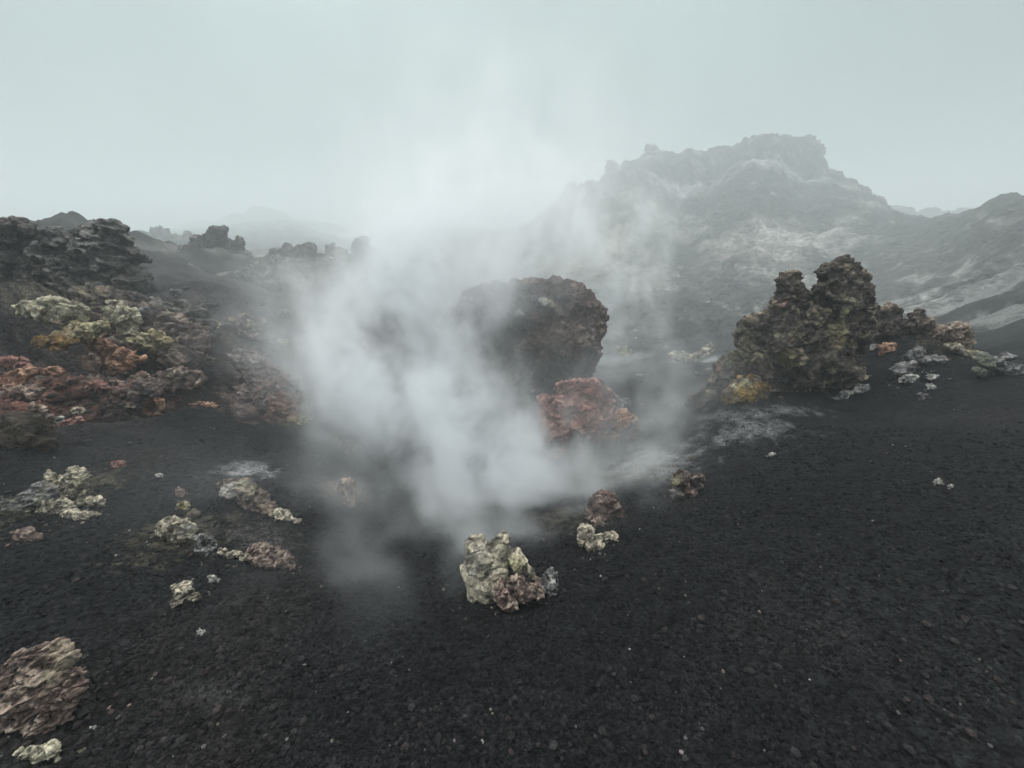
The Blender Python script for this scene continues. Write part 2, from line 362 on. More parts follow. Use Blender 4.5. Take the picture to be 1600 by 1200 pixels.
def sub_ground(name, mask, label):
    q = quads[mask]; used = np.unique(q); remap = np.zeros(len(gco), np.int64); remap[used] = np.arange(len(used))
    me = new_mesh_np(name, gco[used], remap[q]); set_col(me, gcol[used]); me.materials.append(M_HILL if name == 'hill' else M_GROUND)
    o = link(bpy.data.objects.new(name, me)); props(o, label, None, None, 'structure'); return o
ground = sub_ground('ground', ~is_hill, 'black scoria gravel sloping down to the steaming pit')
hill = sub_ground('hill', is_hill & ~is_hill_r, 'tall craggy lava hill fading into fog behind the pit')
hill2 = sub_ground('hill', is_hill_r, 'lower lava slope at the right edge beyond the saddle')

# ------------------------------------------------------------------ rocks
def ico(sub):
    bm = bmesh.new(); bmesh.ops.create_icosphere(bm, subdivisions=sub, radius=1)
    v = np.array([q.co[:] for q in bm.verts]); f = np.array([[q.index for q in p.verts] for p in bm.faces]); bm.free()
    return v, f
ICO = {k: ico(k) for k in (1, 2, 3, 4, 5)}
def chunk(seed, sub=3, n=10, lo=.60, hi=.95):
    """a broken block: the unit ball cut by random planes"""
    rg_ = np.random.default_rng(seed); v, f = ICO[sub]
    nn = rg_.normal(size=(n, 3)); nn /= np.linalg.norm(nn, axis=1)[:, None]; off = rg_.uniform(lo, hi, n)
    dd = np.maximum(v @ nn.T, 1e-3); rad = np.minimum((off[None] / dd).min(1), 1.18)
    return v * rad[:, None], f
PAL = {  # base, second tone, crust, amount of crust
 'cream': ((.22,.195,.16), (.14,.13,.115), (.48,.43,.33), .6),
 'tan':    ((.17,.125,.11), (.10,.075,.07), (.34,.27,.22), .5),
 'dark': ((.056,.053,.052), (.078,.07,.067), (.17,.16,.145), .34),
 'brown': ((.07,.058,.055), (.10,.078,.072), (.22,.18,.145), .4),
 'olive': ((.09,.075,.066), (.06,.05,.049), (.22,.185,.135), .36),
 'purple': ((.085,.060,.058), (.12,.082,.075), (.20,.155,.135), .34),
 'red': ((.17,.085,.08), (.11,.062,.062), (.34,.19,.165), .5),
 'orange': ((.23,.115,.075), (.14,.07,.055), (.42,.26,.18), .55),
 'yellow': ((.20,.165,.09), (.13,.115,.085), (.39,.35,.22), .6),
 'lime': ((.24,.225,.165), (.15,.14,.115), (.47,.44,.33), .62),
 'amber':  ((.17,.10,.035), (.08,.065,.05), (.30,.20,.07), .5),
 'grey':   ((.115,.112,.112), (.065,.064,.066), (.27,.265,.26), .5),
 'white':  ((.33,.32,.30), (.2,.2,.19), (.52,.51,.47), .6),
 'mauve': ((.15,.125,.127), (.095,.08,.084), (.26,.23,.22), .45),
 'far':    ((.075,.073,.07), (.05,.05,.05), (.16,.155,.14), .4),
 'hollow_shade':    ((.045,.036,.028), (.034,.028,.023), (.07,.06,.05), .2),
 'ashgrey': ((.085,.083,.08), (.055,.053,.052), (.20,.195,.18), .46),
}
def shade(co, nor, pal, k1, seed, stretch=None, bump=None, spots=(), ash=.8, org=None):
    b, s, c, amt = PAL[pal]; b, s, c = np.array(b), np.array(s), np.array(c)
    n1 = fbm(co / (k1 * 2.2), 3, seed + 50); n2 = fbm(co / (k1 * .6), 2, seed + 60)
    m = sstep(-.25, .25, n1)[:, None]; col = b * (1 - m) + s * m
    q = .9 * n1 + .55 * n2 + .28 * nor[:, 2] + (0 if bump is None else 1.0 * bump)
    k = sstep(.75 - amt, 1.15 - amt, q)[:, None]
    col = col * (1 - k) + c * k
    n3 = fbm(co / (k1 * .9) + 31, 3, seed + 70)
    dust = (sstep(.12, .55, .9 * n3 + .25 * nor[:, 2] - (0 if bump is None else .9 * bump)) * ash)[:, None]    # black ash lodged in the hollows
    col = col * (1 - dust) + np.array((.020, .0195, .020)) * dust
    for (x, y, z, r, sc, a) in spots:
        d = np.sqrt(((co - np.array((x, y, z))) ** 2).sum(1)) / r
        kk = (sstep(1.15, .35, d + .5 * n2) * a)[:, None]
        col = col * (1 - kk) + np.array(sc) * kk * (1 + .35 * n2)[:, None]
    if org is not None: col = stain(co + np.asarray(org), col)
    return np.clip(col, .004, .8)
def ridged(p, octv, seed):
    r_ = 0; a = .55; w = 1.0
    for k in range(octv):
        n = 1 - np.abs(perlin(p * (2.1 ** k) + 11.1 * k, seed + k)) * 2.1
        n = n * (.45 + .55 * np.abs(n)); r_ = r_ + a * w * n; w = np.clip(n * 1.2, .25, 1); a *= .52
    return r_
def rough_up(co, nor, k1, seed, amp=1., fold=None, crack=.0):
    p = co
    if fold is not None:                                   # drawn-out folds along a direction
        f = np.array(fold[0], float); f /= np.linalg.norm(f)
        p = co - np.outer(co @ f, f) * (1 - 1 / fold[1])
    p = p + .5 * k1 * np.c_[perlin(p / (1.4 * k1), seed + 1), perlin(p / (1.4 * k1), seed + 2), perlin(p / (1.4 * k1), seed + 3)]
    rd = ridged(p / (k1 * 1.7), 4, seed)
    f1, f2, cid = worley(p / (k1 * 1.1), seed + 11)
    edge = sstep(.14, 0., f2 - f1)
    d = k1 * amp * (1.0 * (rd - .25) + .30 * (cid - .5) * (1 - edge) - (.12 + crack) * edge)
    return co + nor * d[:, None], .75 * (rd - .3) + .35 * (cid - .5) - .2 * edge
def normals_of(me):
    n = np.empty(len(me.vertices) * 3, np.float32); me.vertex_normals.foreach_get('vector', n); return n.reshape(-1, 3).astype(float)
_tmp = bpy.data.objects.new('tmp', bpy.data.meshes.new('tmp')); C.objects.link(_tmp)
_rm = _tmp.modifiers.new('r', 'REMESH'); _rm.mode = 'VOXEL'
def remeshed(co, fa, vox):
    me = new_mesh_np('t', co, fa); old = _tmp.data; _tmp.data = me; _rm.voxel_size = vox
    dg = bpy.context.evaluated_depsgraph_get(); ev = _tmp.evaluated_get(dg); em = ev.to_mesh()
    nv = len(em.vertices); v = np.empty(nv * 3, np.float32); em.vertices.foreach_get('co', v)
    nf = len(em.polygons); lt = np.empty(len(em.loops), np.int32); em.loops.foreach_get('vertex_index', lt)
    ev.to_mesh_clear(); bpy.data.meshes.remove(old)
    return v.reshape(-1, 3).astype(float), lt.reshape(nf, 4)
def plane_pt(px, py, y0, z0, k):
    d = ray(px, py); t = (y0 + k * (CAM_H - z0)) / (d[1] - k * d[2]); return d * t + np.array((0, 0, CAM_H)), t
_seed = [100]; CHIPS = []
def rock(name, label, cat, lumps, base, pal, k1=12, vox=1.7, amp=1., lean=.2, deep=.95, fold=None, crack=.1, spots=(), group=None, y=None, sink=4.5, mat=None, ash=.7, cut=10):
    """lumps: (px, py, rx, ry[, turn[, depth offset]]) as seen in the photograph; base: where the rock meets the ground"""
    _seed[0] += 7; seed = _seed[0]
    y = None if y is None else FAR(y)
    h, t0 = hit(*base)
    y0, z0 = (h[1], h[2]) if y is None else (y, CAM_H + ray(*base)[2] * y / ray(*base)[1])
    s = t0 / FPX if y is None else (y / ray(*base)[1]) / FPX
    cos, fas, off = [], [], 0
    for L in lumps:
        sv, sf = chunk(seed * 31 + len(cos), 4, cut, .6 if cut < 14 else .8)
        px, py, rx, ry = L[:4]; rot = R(L[4]) if len(L) > 4 else 0; dz = L[5] if len(L) > 5 else 0
        c, t = plane_pt(px, py, y0, z0, lean)
        ax = plane_pt(px + 1, py, y0, z0, lean)[0] - c; ay = plane_pt(px, py - 1, y0, z0, lean)[0] - c
        dr = ray(px, py); dh = np.array((dr[0], dr[1], 0)); dh /= np.linalg.norm(dh)
        ca, sa = math.cos(rot), math.sin(rot)
        a1 = (ax * ca + ay * sa) * rx; a2 = (-ax * sa + ay * ca) * ry; a3 = dh * deep * math.sqrt(rx * ry) * t / FPX
        cos.append(c + dh * dz * s + sv[:, :1] * a1 + sv[:, 2:3] * a2 + sv[:, 1:2] * a3); fas.append(sf + off); off += len(sv)
    co = np.concatenate(cos); fa = np.concatenate(fas)
    org = np.array((co[:, 0].mean(), co[:, 1].mean(), z0)); co = co - org
    co, fa = remeshed(co, fa, vox * s)
    me = new_mesh_np(name, co, fa)
    co, bump = rough_up(co, normals_of(me), k1 * s, seed, amp * (.72 if pal in ('cream', 'lime', 'grey', 'white', 'yellow') else 1.), fold, crack)
    me.vertices.foreach_set('co', co.astype(np.float32).ravel()); me.update()
    sp = []
    for (px, py, r, sc, a) in spots:
        c, t = plane_pt(px, py, y0, z0, lean); dr = ray(px, py)
        # slide the spot onto the surface facing the camera
        dd = ((co + org - c) - np.outer((co + org - c) @ dr / (dr @ dr), dr)); q = np.sqrt((dd ** 2).sum(1)); near = q < r * s
        if near.any():
            dist = ((co + org)[near] - np.array((0, 0, CAM_H))) @ dr / (dr @ dr); c = (co + org)[near][np.argmin(dist)]
        sp.append((*(c - org), r * s * 1.3, sc, a))
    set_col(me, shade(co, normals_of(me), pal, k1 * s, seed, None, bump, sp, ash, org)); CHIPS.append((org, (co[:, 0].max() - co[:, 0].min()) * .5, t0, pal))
    me.materials.append(mat or (M_NEAR if t0 < 3.4 else M_MID if t0 < 14 else M_FAR))
    o = link(bpy.data.objects.new(name, me)); o.location = org; o.location.z -= sink * s
    props(o, label, cat, group); return o
def stone(name, label, px, py, rx, ry, pal, group=None, k1=None, rot=0, cat='stone', up=.35, sub=4, amp=1., deep=.9, y=None, flat=0, mat=None):
    """a single loose stone resting where the photograph shows it"""
    _seed[0] += 7; seed = _seed[0]
    h, t = hit(px, py + ry * .5)
    s = t / FPX; k1 = k1 or max(3.5, .45 * min(rx, ry) + 2)
    sv, sf = chunk(seed * 17, sub)
    c, tt = plane_pt(px, py, h[1], h[2], .45)
    ax = plane_pt(px + 1, py, h[1], h[2], .45)[0] - c; ay = plane_pt(px, py - 1, h[1], h[2], .45)[0] - c
    dr = ray(px, py); dh = np.array((dr[0], dr[1], 0)); dh /= np.linalg.norm(dh)
    ca, sa = math.cos(R(rot)), math.sin(R(rot))
    q = sv + .16 * np.c_[perlin(sv * 1.6 + seed, 1), perlin(sv * 1.6 + seed, 2), perlin(sv * 1.6 + seed, 3)] * 2.2
    co = q[:, :1] * (ax * ca + ay * sa) * rx + q[:, 2:3] * (-ax * sa + ay * ca) * ry + q[:, 1:2] * dh * deep * math.sqrt(rx * ry) * s
    me = new_mesh_np(name, co, sf)
    co, bump = rough_up(co, normals_of(me), k1 * s, seed, amp * .6, None, .1)
    me.vertices.foreach_set('co', co.astype(np.float32).ravel()); me.update()
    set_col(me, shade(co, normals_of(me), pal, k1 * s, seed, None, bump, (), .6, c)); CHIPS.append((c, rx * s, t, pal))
    me.materials.append(mat or (M_NEAR if t < 3.4 else M_MID if t < 14 else M_FAR))
    o = link(bpy.data.objects.new(name, me)); o.location = c - np.array((0, 0, .34 * ry * s)); props(o, label, cat, group); return o

YEL = (.36,.34,.19); LIM = (.40,.39,.25); PNK = (.30,.19,.16); WHT = (.42,.41,.38); ORA = (.40,.19,.11); TAN = (.24,.19,.14); AMB = (.30,.20,.06)
# --- foreground, beside the vent
rock('boulder', 'cream and yellow crusted boulder with a pointed ridge in front of the steam', 'boulder',
     [(750,880,28,38,12), (742,905,20,26,0), (776,872,22,42,-10), (789,848,12,22,-6), (806,872,13,34,38), (826,893,10,14,45), (765,905,28,26), (731,890,12,14)], (775,935), 'cream',
     k1=26, vox=1.15, amp=.34, lean=.5, deep=.8, spots=((750,850,14,(.22,.21,.19),.6), (820,890,16,YEL,.6), (790,850,10,(.36,.34,.24),.6), (735,900,10,(.18,.18,.17),.6)))
rock('rock', 'tan pitted knobbly rock leaning against the front of the cream boulder', 'rock',
     [(806,912,14,15,20), (797,932,17,15), (800,945,12,10), (822,922,11,11,30), (838,915,9,14), (785,920,9,12,60)], (800,950), 'tan', k1=9, vox=1.2, amp=1.0, lean=.5, crack=.2)
rock('rock', 'small pale knob at the lower left foot of the cream boulder', 'rock', [(748,924,15,10), (763,920,10,10), (740,930,8,7)], (750,934), 'cream', k1=9, vox=1.2, lean=.5)
rock('rock', 'dark grey fin of rock with a pale edge right of the cream boulder', 'rock',
     [(858,908,9,20,-8), (866,905,6,19,-12), (852,915,10,14)], (860,928), 'grey', k1=9, vox=1.2, amp=.7, lean=.4, spots=((869,905,6,WHT,.6),))
rock('rock', 'grey lobed rock with pale edges on the gravel behind the cream boulder', 'rock',
     [(915,835,14,13,-30), (928,845,16,10,-25), (936,856,12,8), (948,856,10,7)], (930,858), 'cream', k1=8, vox=1.2, lean=.5)
stone('stone', 'flat oval pale stone at the right of the grey lobed rock', 949, 839, 15, 8, 'cream')
stone('stone', 'small pinkish stone above the flat oval pale stone', 934, 816, 9, 6, 'tan')
rock('rock', 'dark purple lava lump half veiled by steam behind the grey lobed rock', 'rock', [(945,788,24,18), (930,795,18,14), (962,800,18,12)], (945,806), 'purple', k1=9, vox=1.4, lean=.4)
rock('rock', 'mottled black and cream rock standing alone on the gravel by the pit rim', 'rock',
     [(1072,748,16,14), (1062,765,11,12), (1082,755,14,14), (1090,742,13,6,-25)], (1075,775), 'brown', k1=8, vox=1.2, lean=.4, spots=((1064,742,10,(.36,.35,.22),.9), (1062,770,9,WHT,.5), (1085,765,5,PNK,.6)))
# --- pinnacle on the gravel crest
rock('lava_pinnacle', 'twin peaked dark lava pinnacle with yellow crust on the gravel crest', 'lava pinnacle',
     [(1318,425,26,24,-8), (1300,432,22,26,25), (1318,452,40,38,-20), (1288,460,26,30,-35), (1334,475,30,44,12), (1232,455,18,30,-8), (1246,452,9,24,10), (1226,488,30,32,20), (1196,516,42,26,15), (1170,508,24,20),
      (1180,560,44,50,10), (1225,552,58,56), (1265,520,40,54), (1258,480,22,30), (1305,522,50,56), (1300,562,54,38), (1350,500,16,46,-10), (1148,588,36,30,40), (1122,604,30,20,30), (1100,622,22,12), (1200,588,52,26), (1245,592,50,20)],
     (1210,612), 'olive', k1=14, vox=1.4, amp=.72, lean=.12, deep=.85, crack=.25,
     spots=((1323,492,9,YEL,.9), (1334,505,16,(.22,.20,.12),.8), (1226,514,6,LIM,.9), (1255,505,10,(.22,.20,.13),.8), (1215,472,10,PNK,.6), (1340,530,14,(.26,.20,.12),.8), (1352,480,14,(.24,.23,.17),.7),
            (1190,520,30,(.13,.12,.085),.6), (1180,555,30,(.12,.11,.08),.6), (1230,575,16,(.16,.145,.07),.6), (1120,582,9,PNK,.5), (1310,440,36,(.048,.041,.041),.8), (1232,465,26,(.048,.041,.04),.8), (1290,500,26,(.058,.05,.047),.6), (1330,545,20,(.14,.12,.10),.6)))
rock('boulder', 'amber brown boulder with lime knobs at the foot of the twin peaked pinnacle', 'boulder', [(1166,604,30,25,8), (1178,610,20,18), (1150,612,18,15)], (1168,628), 'amber', k1=9, vox=1.2, lean=.25, amp=.7,
     spots=((1170,585,9,LIM,.95), (1155,596,6,LIM,.9), (1145,600,12,(.06,.05,.045),.8), (1182,618,14,AMB,.9), (1158,628,8,YEL,.7)))
rock('lava_rock', 'low craggy rock with a tan knob beside the pinnacle on the crest', 'lava rock', [(1395,490,16,16), (1390,502,26,16), (1412,505,20,12), (1372,505,16,16)], (1395,522), 'brown', k1=9, vox=1.3, lean=.2)
rock('lava_rock', 'small spiky lava rock on the crest left of the flat topped one', 'lava rock', [(1436,492,11,14,10), (1446,502,15,12,-20), (1458,512,16,10,-25), (1432,506,12,10)], (1442,522), 'brown', k1=8, vox=1.3, lean=.2)
rock('lava_rock', 'flat topped reddish brown rock at the end of the crest', 'lava rock', [(1490,512,28,9,-3), (1502,524,16,14), (1508,540,14,16,-15), (1480,518,16,9)], (1500,548), 'tan', k1=8, vox=1.3, lean=.2)
rock('rock', 'pale crust running down to the right below the flat topped crest rock', 'rock', [(1490,537,14,5,-12), (1505,545,14,5,-25), (1525,552,16,6,-5)], (1510,556), 'cream', k1=6, vox=1.2, lean=.3)
rock('rock', 'layered dark green grey outcrop where the crest leaves the frame', 'rock', [(1560,560,28,14,-8), (1545,572,22,11), (1580,575,28,14,-12), (1615,582,30,14,-12), (1570,552,20,7)], (1565,584), 'grey', k1=9, vox=1.4, lean=.3,
     fold=((1, .3, -.15), 3.), spots=((1570,566,30,(.06,.062,.058),.8), (1565,552,18,(.13,.14,.10),.7)))
for a in (('pinkish orange stone on the gravel right of the pinnacle',1388,541,17,10,'orange'), ('round white pebble left of the pinkish orange stone',1366,541,5,5,'white'),
          ('grey white pebble behind the pinkish orange stone, leftmost of two',1370,522,4,4,'white'), ('grey white pebble behind the pinkish orange stone, rightmost of two',1384,520,5,3,'white'),
          ('pale grey peaked stone right of the pinkish orange stone',1432,553,19,13,'grey'), ('pale grey flat faced stone below the peaked grey stone',1421,572,21,13,'grey'),
          ('long low grey stone right of the flat faced grey stone',1462,562,24,7,'grey'), ('long white grey stone on the gravel below the flat faced grey stone',1424,590,18,6,'white'),
          ('thin pale stone right of the long white grey stone',1458,588,14,4,'white'), ('small pale knob below the thin pale stone',1455,603,8,5,'white'),
          ('pale green grey pebble lowest of the stones below the crest',1443,619,9,6,'grey'), ('small yellow stone on the gravel in front of the pinnacle',1352,589,8,4,'lime'),
          ('white tipped pebble left of the small yellow stone',1292,588,5,4,'white'), ('small tan stone at the right foot of the pinnacle',1276,607,7,4,'tan'),
          ('pale stone at the middle of the open gravel on the right',1466,752,6,4,'white'), ('tiny pale stone just right of the pale stone on open gravel',1486,759,4,2.5,'white'),
          ('whitish sliver of stone on the gravel left of the open slope',1208,710,7,3,'white')):
    stone('stone', *a)
rock('rock', 'arched pale grey stone with a white rim on the gravel below the pinnacle', 'rock', [(1322,613,17,5,22), (1346,604,14,6), (1360,610,7,8)], (1335,618), 'grey', k1=6, vox=1.2, lean=.4, spots=((1345,601,10,WHT,.6), (1360,613,5,WHT,.6)))
# --- big boulder and red rock behind the steam
rock('boulder', 'huge dark purple brown boulder with a flat gravelly top behind the steam', 'boulder',
     [(835,470,80,34), (885,482,46,40), (908,505,34,46,8), (922,500,20,30), (790,490,76,48), (850,525,88,52), (892,545,40,40,20), (800,560,72,44), (745,535,56,56), (835,585,56,28), (775,600,60,30)], (830,600), 'purple', k1=15, vox=1.6, amp=.75, cut=14, lean=.05, deep=.85,
     spots=((800,455,60,(.030,.030,.032),.85), (790,500,50,(.028,.028,.03),.85), (862,480,9,YEL,.8), (855,476,7,WHT,.6), (828,524,11,(.26,.24,.20),.8), (870,520,14,(.19,.13,.10),.8), (840,514,9,(.25,.23,.19),.7), (802,550,8,TAN,.8),
            (815,555,7,TAN,.8), (880,560,40,(.13,.10,.08),.7), (830,575,40,(.12,.09,.075),.7), (850,455,6,WHT,.6), (812,480,6,WHT,.6)))
rock('boulder', 'dark red lava boulder half wrapped in steam below the big purple one', 'boulder',
     [(900,628,40,36), (915,606,30,18), (935,620,24,22), (878,650,40,36), (918,650,36,34), (870,690,36,40), (905,695,28,30), (890,720,30,20)], (905,700), 'red', k1=16, vox=1.4, amp=.5, cut=16, lean=.15,
     spots=((915,600,18,(.09,.065,.065),.8), (920,665,30,(.34,.18,.14),.75), (870,690,26,(.36,.21,.17),.75), (885,640,18,(.24,.13,.12),.6), (940,605,14,(.15,.08,.06),.6)))
rock('rock', 'bright orange chunk jutting from the slope right of the dark red boulder', 'rock', [(974,651,16,12,12), (968,664,10,12), (986,651,8,7)], (970,672), 'orange', k1=7, vox=1.2, lean=.3, ash=0, spots=((972,652,16,(.50,.24,.13),.8),))
rock('rock', 'pale orange ledge under the bright orange chunk', 'rock', [(952,682,14,10), (940,678,12,8), (962,688,9,7)], (952,692), 'orange', k1=7, vox=1.3, lean=.3)
rock('rock', 'greyish white rock on the shoulder of the dark red boulder', 'rock', [(975,628,9,10), (962,622,10,9)], (970,640), 'grey', k1=6, vox=1.3, lean=.3)
stone('stone', 'greenish pale rock in the haze right of the huge purple boulder', 975, 548, 10, 12, 'lime')
rock('rock', 'pale yellow crust curving along the slope left of the pinnacle', 'rock', [(1058,552,14,8), (1078,556,14,5,-8), (1095,550,12,5,25), (1108,540,9,8,40)], (1080,562), 'cream', k1=6, vox=1.3, lean=.4)
stone('stone', 'tan rock ghosting through the steam left of the plume', 562, 543, 17, 13, 'tan')
stone('stone', 'pale rock barely visible inside the thick steam', 768, 742, 14, 9, 'white')
stone('stone', 'brown crumbly rib of rock at the dark left edge of the pit, upper one', 548, 692, 22, 20, 'brown', k1=7)
stone('stone', 'tan crumbly rib of rock at the dark left edge of the pit, lower one', 543, 768, 13, 34, 'tan', k1=7, rot=-8)
# --- left skyline lava
rock('lava_crag', 'overhanging dark lava crag cut by the left edge of the frame', 'lava crag',
     [(-10,366,42,26), (22,356,22,16), (38,366,10,12), (-20,410,50,40), (-10,450,45,45), (20,440,22,35), (-30,500,60,40), (-20,540,50,30)], (0,500), 'dark', k1=13, vox=1.6, amp=1., lean=.1, y=6.0)
rock('lava_crag', 'big wrinkled grey lava crag with a jagged hooked top on the skyline', 'lava crag',
     [(90,372,40,20), (120,362,46,15), (165,372,30,26), (170,356,9,20,-28), (183,366,9,24,18), (186,382,16,20), (160,395,55,34), (75,392,30,26), (110,400,56,34), (150,410,48,36), (120,435,70,34), (175,435,52,28,-12), (205,445,30,22,-20), (90,430,30,30)],
     (140,460), 'ashgrey', k1=12, vox=1.5, amp=1.1, lean=.2, y=6.9, fold=((1, .2, -.3), 2.2), spots=((110,405,50,(.07,.068,.064),.6), (150,420,50,(.065,.062,.06),.6)))
rock('lava_crag', 'craggy lava tower in the mist behind the wrinkled skyline crag', 'lava crag', [(335,368,24,16), (315,378,20,14), (300,388,18,12), (345,385,32,16), (368,380,10,14), (372,402,16,18), (330,402,46,18), (340,425,70,20)], (340,418), 'far', k1=13, vox=1.4, lean=.1, amp=.5, y=13.8)
rock('lava_crag', 'rounded lava hump with notched top in the mist left of the plume', 'lava crag', [(445,398,24,15), (470,393,22,12), (420,410,24,12), (490,404,22,16), (430,392,9,10), (447,388,10,11), (480,388,14,10), (455,418,60,22), (470,440,80,22)], (460,428), 'far', k1=12, vox=1.4, lean=.1, amp=.5, y=13.4)
rock('lava_crag', 'lava knob beside the notched hump, just left of the plume', 'lava crag', [(522,388,13,12), (530,400,16,14), (548,402,14,10)], (530,418), 'far', k1=8, vox=1.6, lean=.1, y=14.8)
rock('lava_crag', 'faint lava block nearly lost in the plume edge', 'lava crag', [(568,386,14,16), (572,408,26,22), (545,412,24,14)], (570,424), 'far', k1=8, vox=1.6, lean=.1, y=15.5)
rock('lava_crag', 'hazy low lava hump between the wrinkled crag and the misty tower', 'lava crag', [(250,386,16,10), (225,392,18,9), (275,394,22,9)], (250,402), 'far', k1=9, vox=1.8, lean=.1, y=18)
rock('lava_crag', 'palest lava ridge on the left skyline', 'lava crag', [(245,362,20,9), (225,370,26,9), (280,372,26,8), (290,362,8,8,-40), (190,370,30,8)], (240,380), 'far', k1=9, vox=1.8, lean=.1, y=26)
rock('lava_ridge', 'low broken lava ridge under the misty towers left of the plume', 'lava ridge', [(250,425,40,14,-5), (290,430,40,16), (400,425,40,16), (420,440,50,18), (520,425,50,18), (570,430,40,20), (350,440,40,14), (490,450,60,18)], (420,445), 'dark', k1=12, vox=1.4, lean=.5, amp=.6, y=12.2)
rock('lava_ridge', 'dark rubble ridge on the slope between the bank and the plume', 'lava ridge', [(330,470,40,12,-10), (380,480,40,12,-10), (430,490,40,14,-5), (480,500,44,16,-8), (520,515,36,14), (300,465,30,10)], (420,505), 'dark', k1=11, vox=1.4, lean=.8, amp=.65, y=9.6, deep=.6)
for a in (('pale misty rock below the craggy tower',372,432,12,10,'grey'), ('grey rock in mist below the notched hump',410,430,18,11,'far'), ('small pale rock on the dark slope right of the wrinkled crag',275,455,9,6,'grey'),
          ('grey boulder on the dark slope below the misty tower',313,477,12,11,'far'), ('low misty rock on the slope left of the plume',330,437,10,5,'far')):
    stone('stone', *a)
# --- left bank: layered outcrop with coloured crusts
rock('lava_outcrop', 'dark layered lava outcrop carrying the coloured stones on the left bank', 'lava outcrop',
     [(150,475,60,22), (230,500,60,24,-8), (110,505,80,28), (50,520,60,36), (200,535,70,26), (120,560,90,30), (40,575,50,26), (290,515,36,18,-15), (260,545,45,20,-8), (0,560,50,40)], (160,590), 'brown', k1=13, vox=1.7, amp=1.2, lean=.75, deep=.7, fold=((1, 0, -.1), 1.7), y=5.5)
rock('lava_outcrop', 'rough dark lava wall below the wrinkled skyline crag', 'lava outcrop',
     [(60,440,40,26), (150,462,60,16), (215,470,40,16,-10), (250,485,50,16,-15), (20,470,40,30), (100,455,40,20), (300,490,40,12,-15)], (150,490), 'dark', k1=12, vox=1.7, amp=1.2, lean=.5, deep=.7, fold=((1, .1, -.2), 2.0), y=6.3)
rock('lava_outcrop', 'crumbling reddish lava ledge low on the left bank', 'lava outcrop',
     [(60,600,60,20), (130,605,60,18), (190,612,50,18), (20,625,50,18), (110,635,50,16,10), (230,600,40,14), (280,590,40,14)], (130,640), 'brown', k1=10, vox=1.6, amp=1.25, lean=.75, deep=.7, y=4.6, spots=((30,612,34,(.20,.10,.08),.7), (110,632,22,(.16,.09,.08),.6), (150,600,16,(.15,.075,.065),.6), (200,605,20,(.11,.085,.085),.6), (230,600,16,(.16,.12,.11),.6), (70,600,18,(.17,.085,.07),.6)))
rock('lava_outcrop', 'mauve grey rubbly outcrop spilling down the right end of the bank', 'lava outcrop',
     [(385,560,36,22,-20), (420,590,44,26,-25), (440,625,40,26,-20), (470,645,26,20,-20), (400,610,30,18)], (430,650), 'mauve', k1=8, vox=1.5, amp=1.3, lean=.85, deep=.45, y=5.35, spots=((415,615,22,(.19,.13,.10),.6), (440,640,16,(.22,.10,.085),.6), (465,650,20,(.17,.14,.09),.6)))
def bank(label, px, py, rx, ry, pal, y, rot=0, k1=None, name='rock', deep=.8):
    rx, ry = rx * 1.12, ry * 1.15
    rx2, ry2, a = rx * .62, ry * .62, R(rot)
    L = [(px, py, rx * .72, ry * .8, rot)]
    for k in (-1, 1): L.append((px + k * rx * .48 * math.cos(a), py - k * rx * .48 * math.sin(a) + random.uniform(-.2, .2) * ry, rx2, ry2, rot))
    L.append((px + random.uniform(-.3, .3) * rx, py - ry * .3, rx * .5, ry * .6, rot))
    return rock(name, label, 'rock', L, (px, py + ry * .7), pal, k1=k1 or max(5, .4 * min(rx, ry) + 3), vox=1.3, amp=.95, lean=.3, deep=deep, y=y, ash=.3)
bank('pale lime crusted rock, the widest pale one on the left bank', 81, 482, 50, 20, 'lime', 5.15)
bank('yellow green knobbly rock standing right of the widest pale lime rock', 190, 500, 20, 27, 'lime', 5.75)
bank('small pale crusted rock above the yellow green knobbly rock', 181, 474, 14, 10, 'cream', 6.0)
bank('flat olive slab tilted below the widest pale lime rock', 124, 516, 36, 15, 'yellow', 5.0, 12)
bank('brownish olive slab at the left end of the tilted olive slab', 84, 530, 28, 11, 'amber', 4.85, 4)
bank('mustard crusted rock right of the orange rocks on the bank', 236, 531, 26, 16, 'yellow', 5.6)
bank('bright orange rock, the largest orange one on the left bank', 184, 559, 29, 16, 'orange', 5.1)
bank('rust coloured rock above the largest orange rock', 154, 534, 20, 10, 'orange', 5.15)
bank('small rusty brown rock touching the left of the largest orange rock', 142, 564, 12, 13, 'tan', 4.95)
bank('pale red tilted slab at the left edge of the frame', 20, 589, 26, 13, 'orange', 4.2, 22)
bank('dull red stone above the pale red tilted slab', 14, 562, 22, 8, 'red', 4.35)
bank('beige pink rubble block below the pale red tilted slab', 32, 612, 24, 13, 'tan', 4.05)
bank('small orange stone right of the pale red tilted slab', 84, 576, 14, 7, 'orange', 4.6)
bank('orange blocky rock at the lower edge of the bank above the gravel', 233, 632, 17, 17, 'orange', 4.85)
bank('pink stone leaning on the top of the orange blocky rock', 228, 614, 12, 8, 'mauve', 5.0)
bank('pinkish orange stone left of the orange blocky rock', 194, 624, 9, 7, 'orange', 4.8)
bank('small cream yellow stone at the rim above the brown hollow', 90, 653, 8, 6, 'white', 3.95)
bank('pale tan stone at the rim right of the small cream yellow stone', 121, 639, 10, 7, 'cream', 4.1)
bank('dusky red rock along the rim over the brown hollow', 105, 665, 18, 11, 'red', 3.9, 25)
bank('beige rim stone above the brown hollow', 62, 640, 18, 10, 'tan', 3.85, -25)
bank('pale orange low crust at the foot of the bank right of the orange blocky rock', 315, 633, 22, 8, 'orange', 5.15)
bank('tan grey stone halfway up the dark bank', 323, 559, 11, 8, 'cream', 6.0)
bank('yellow spotted stone on the upper edge of the bank', 334, 505, 14, 7, 'yellow', 7.3)
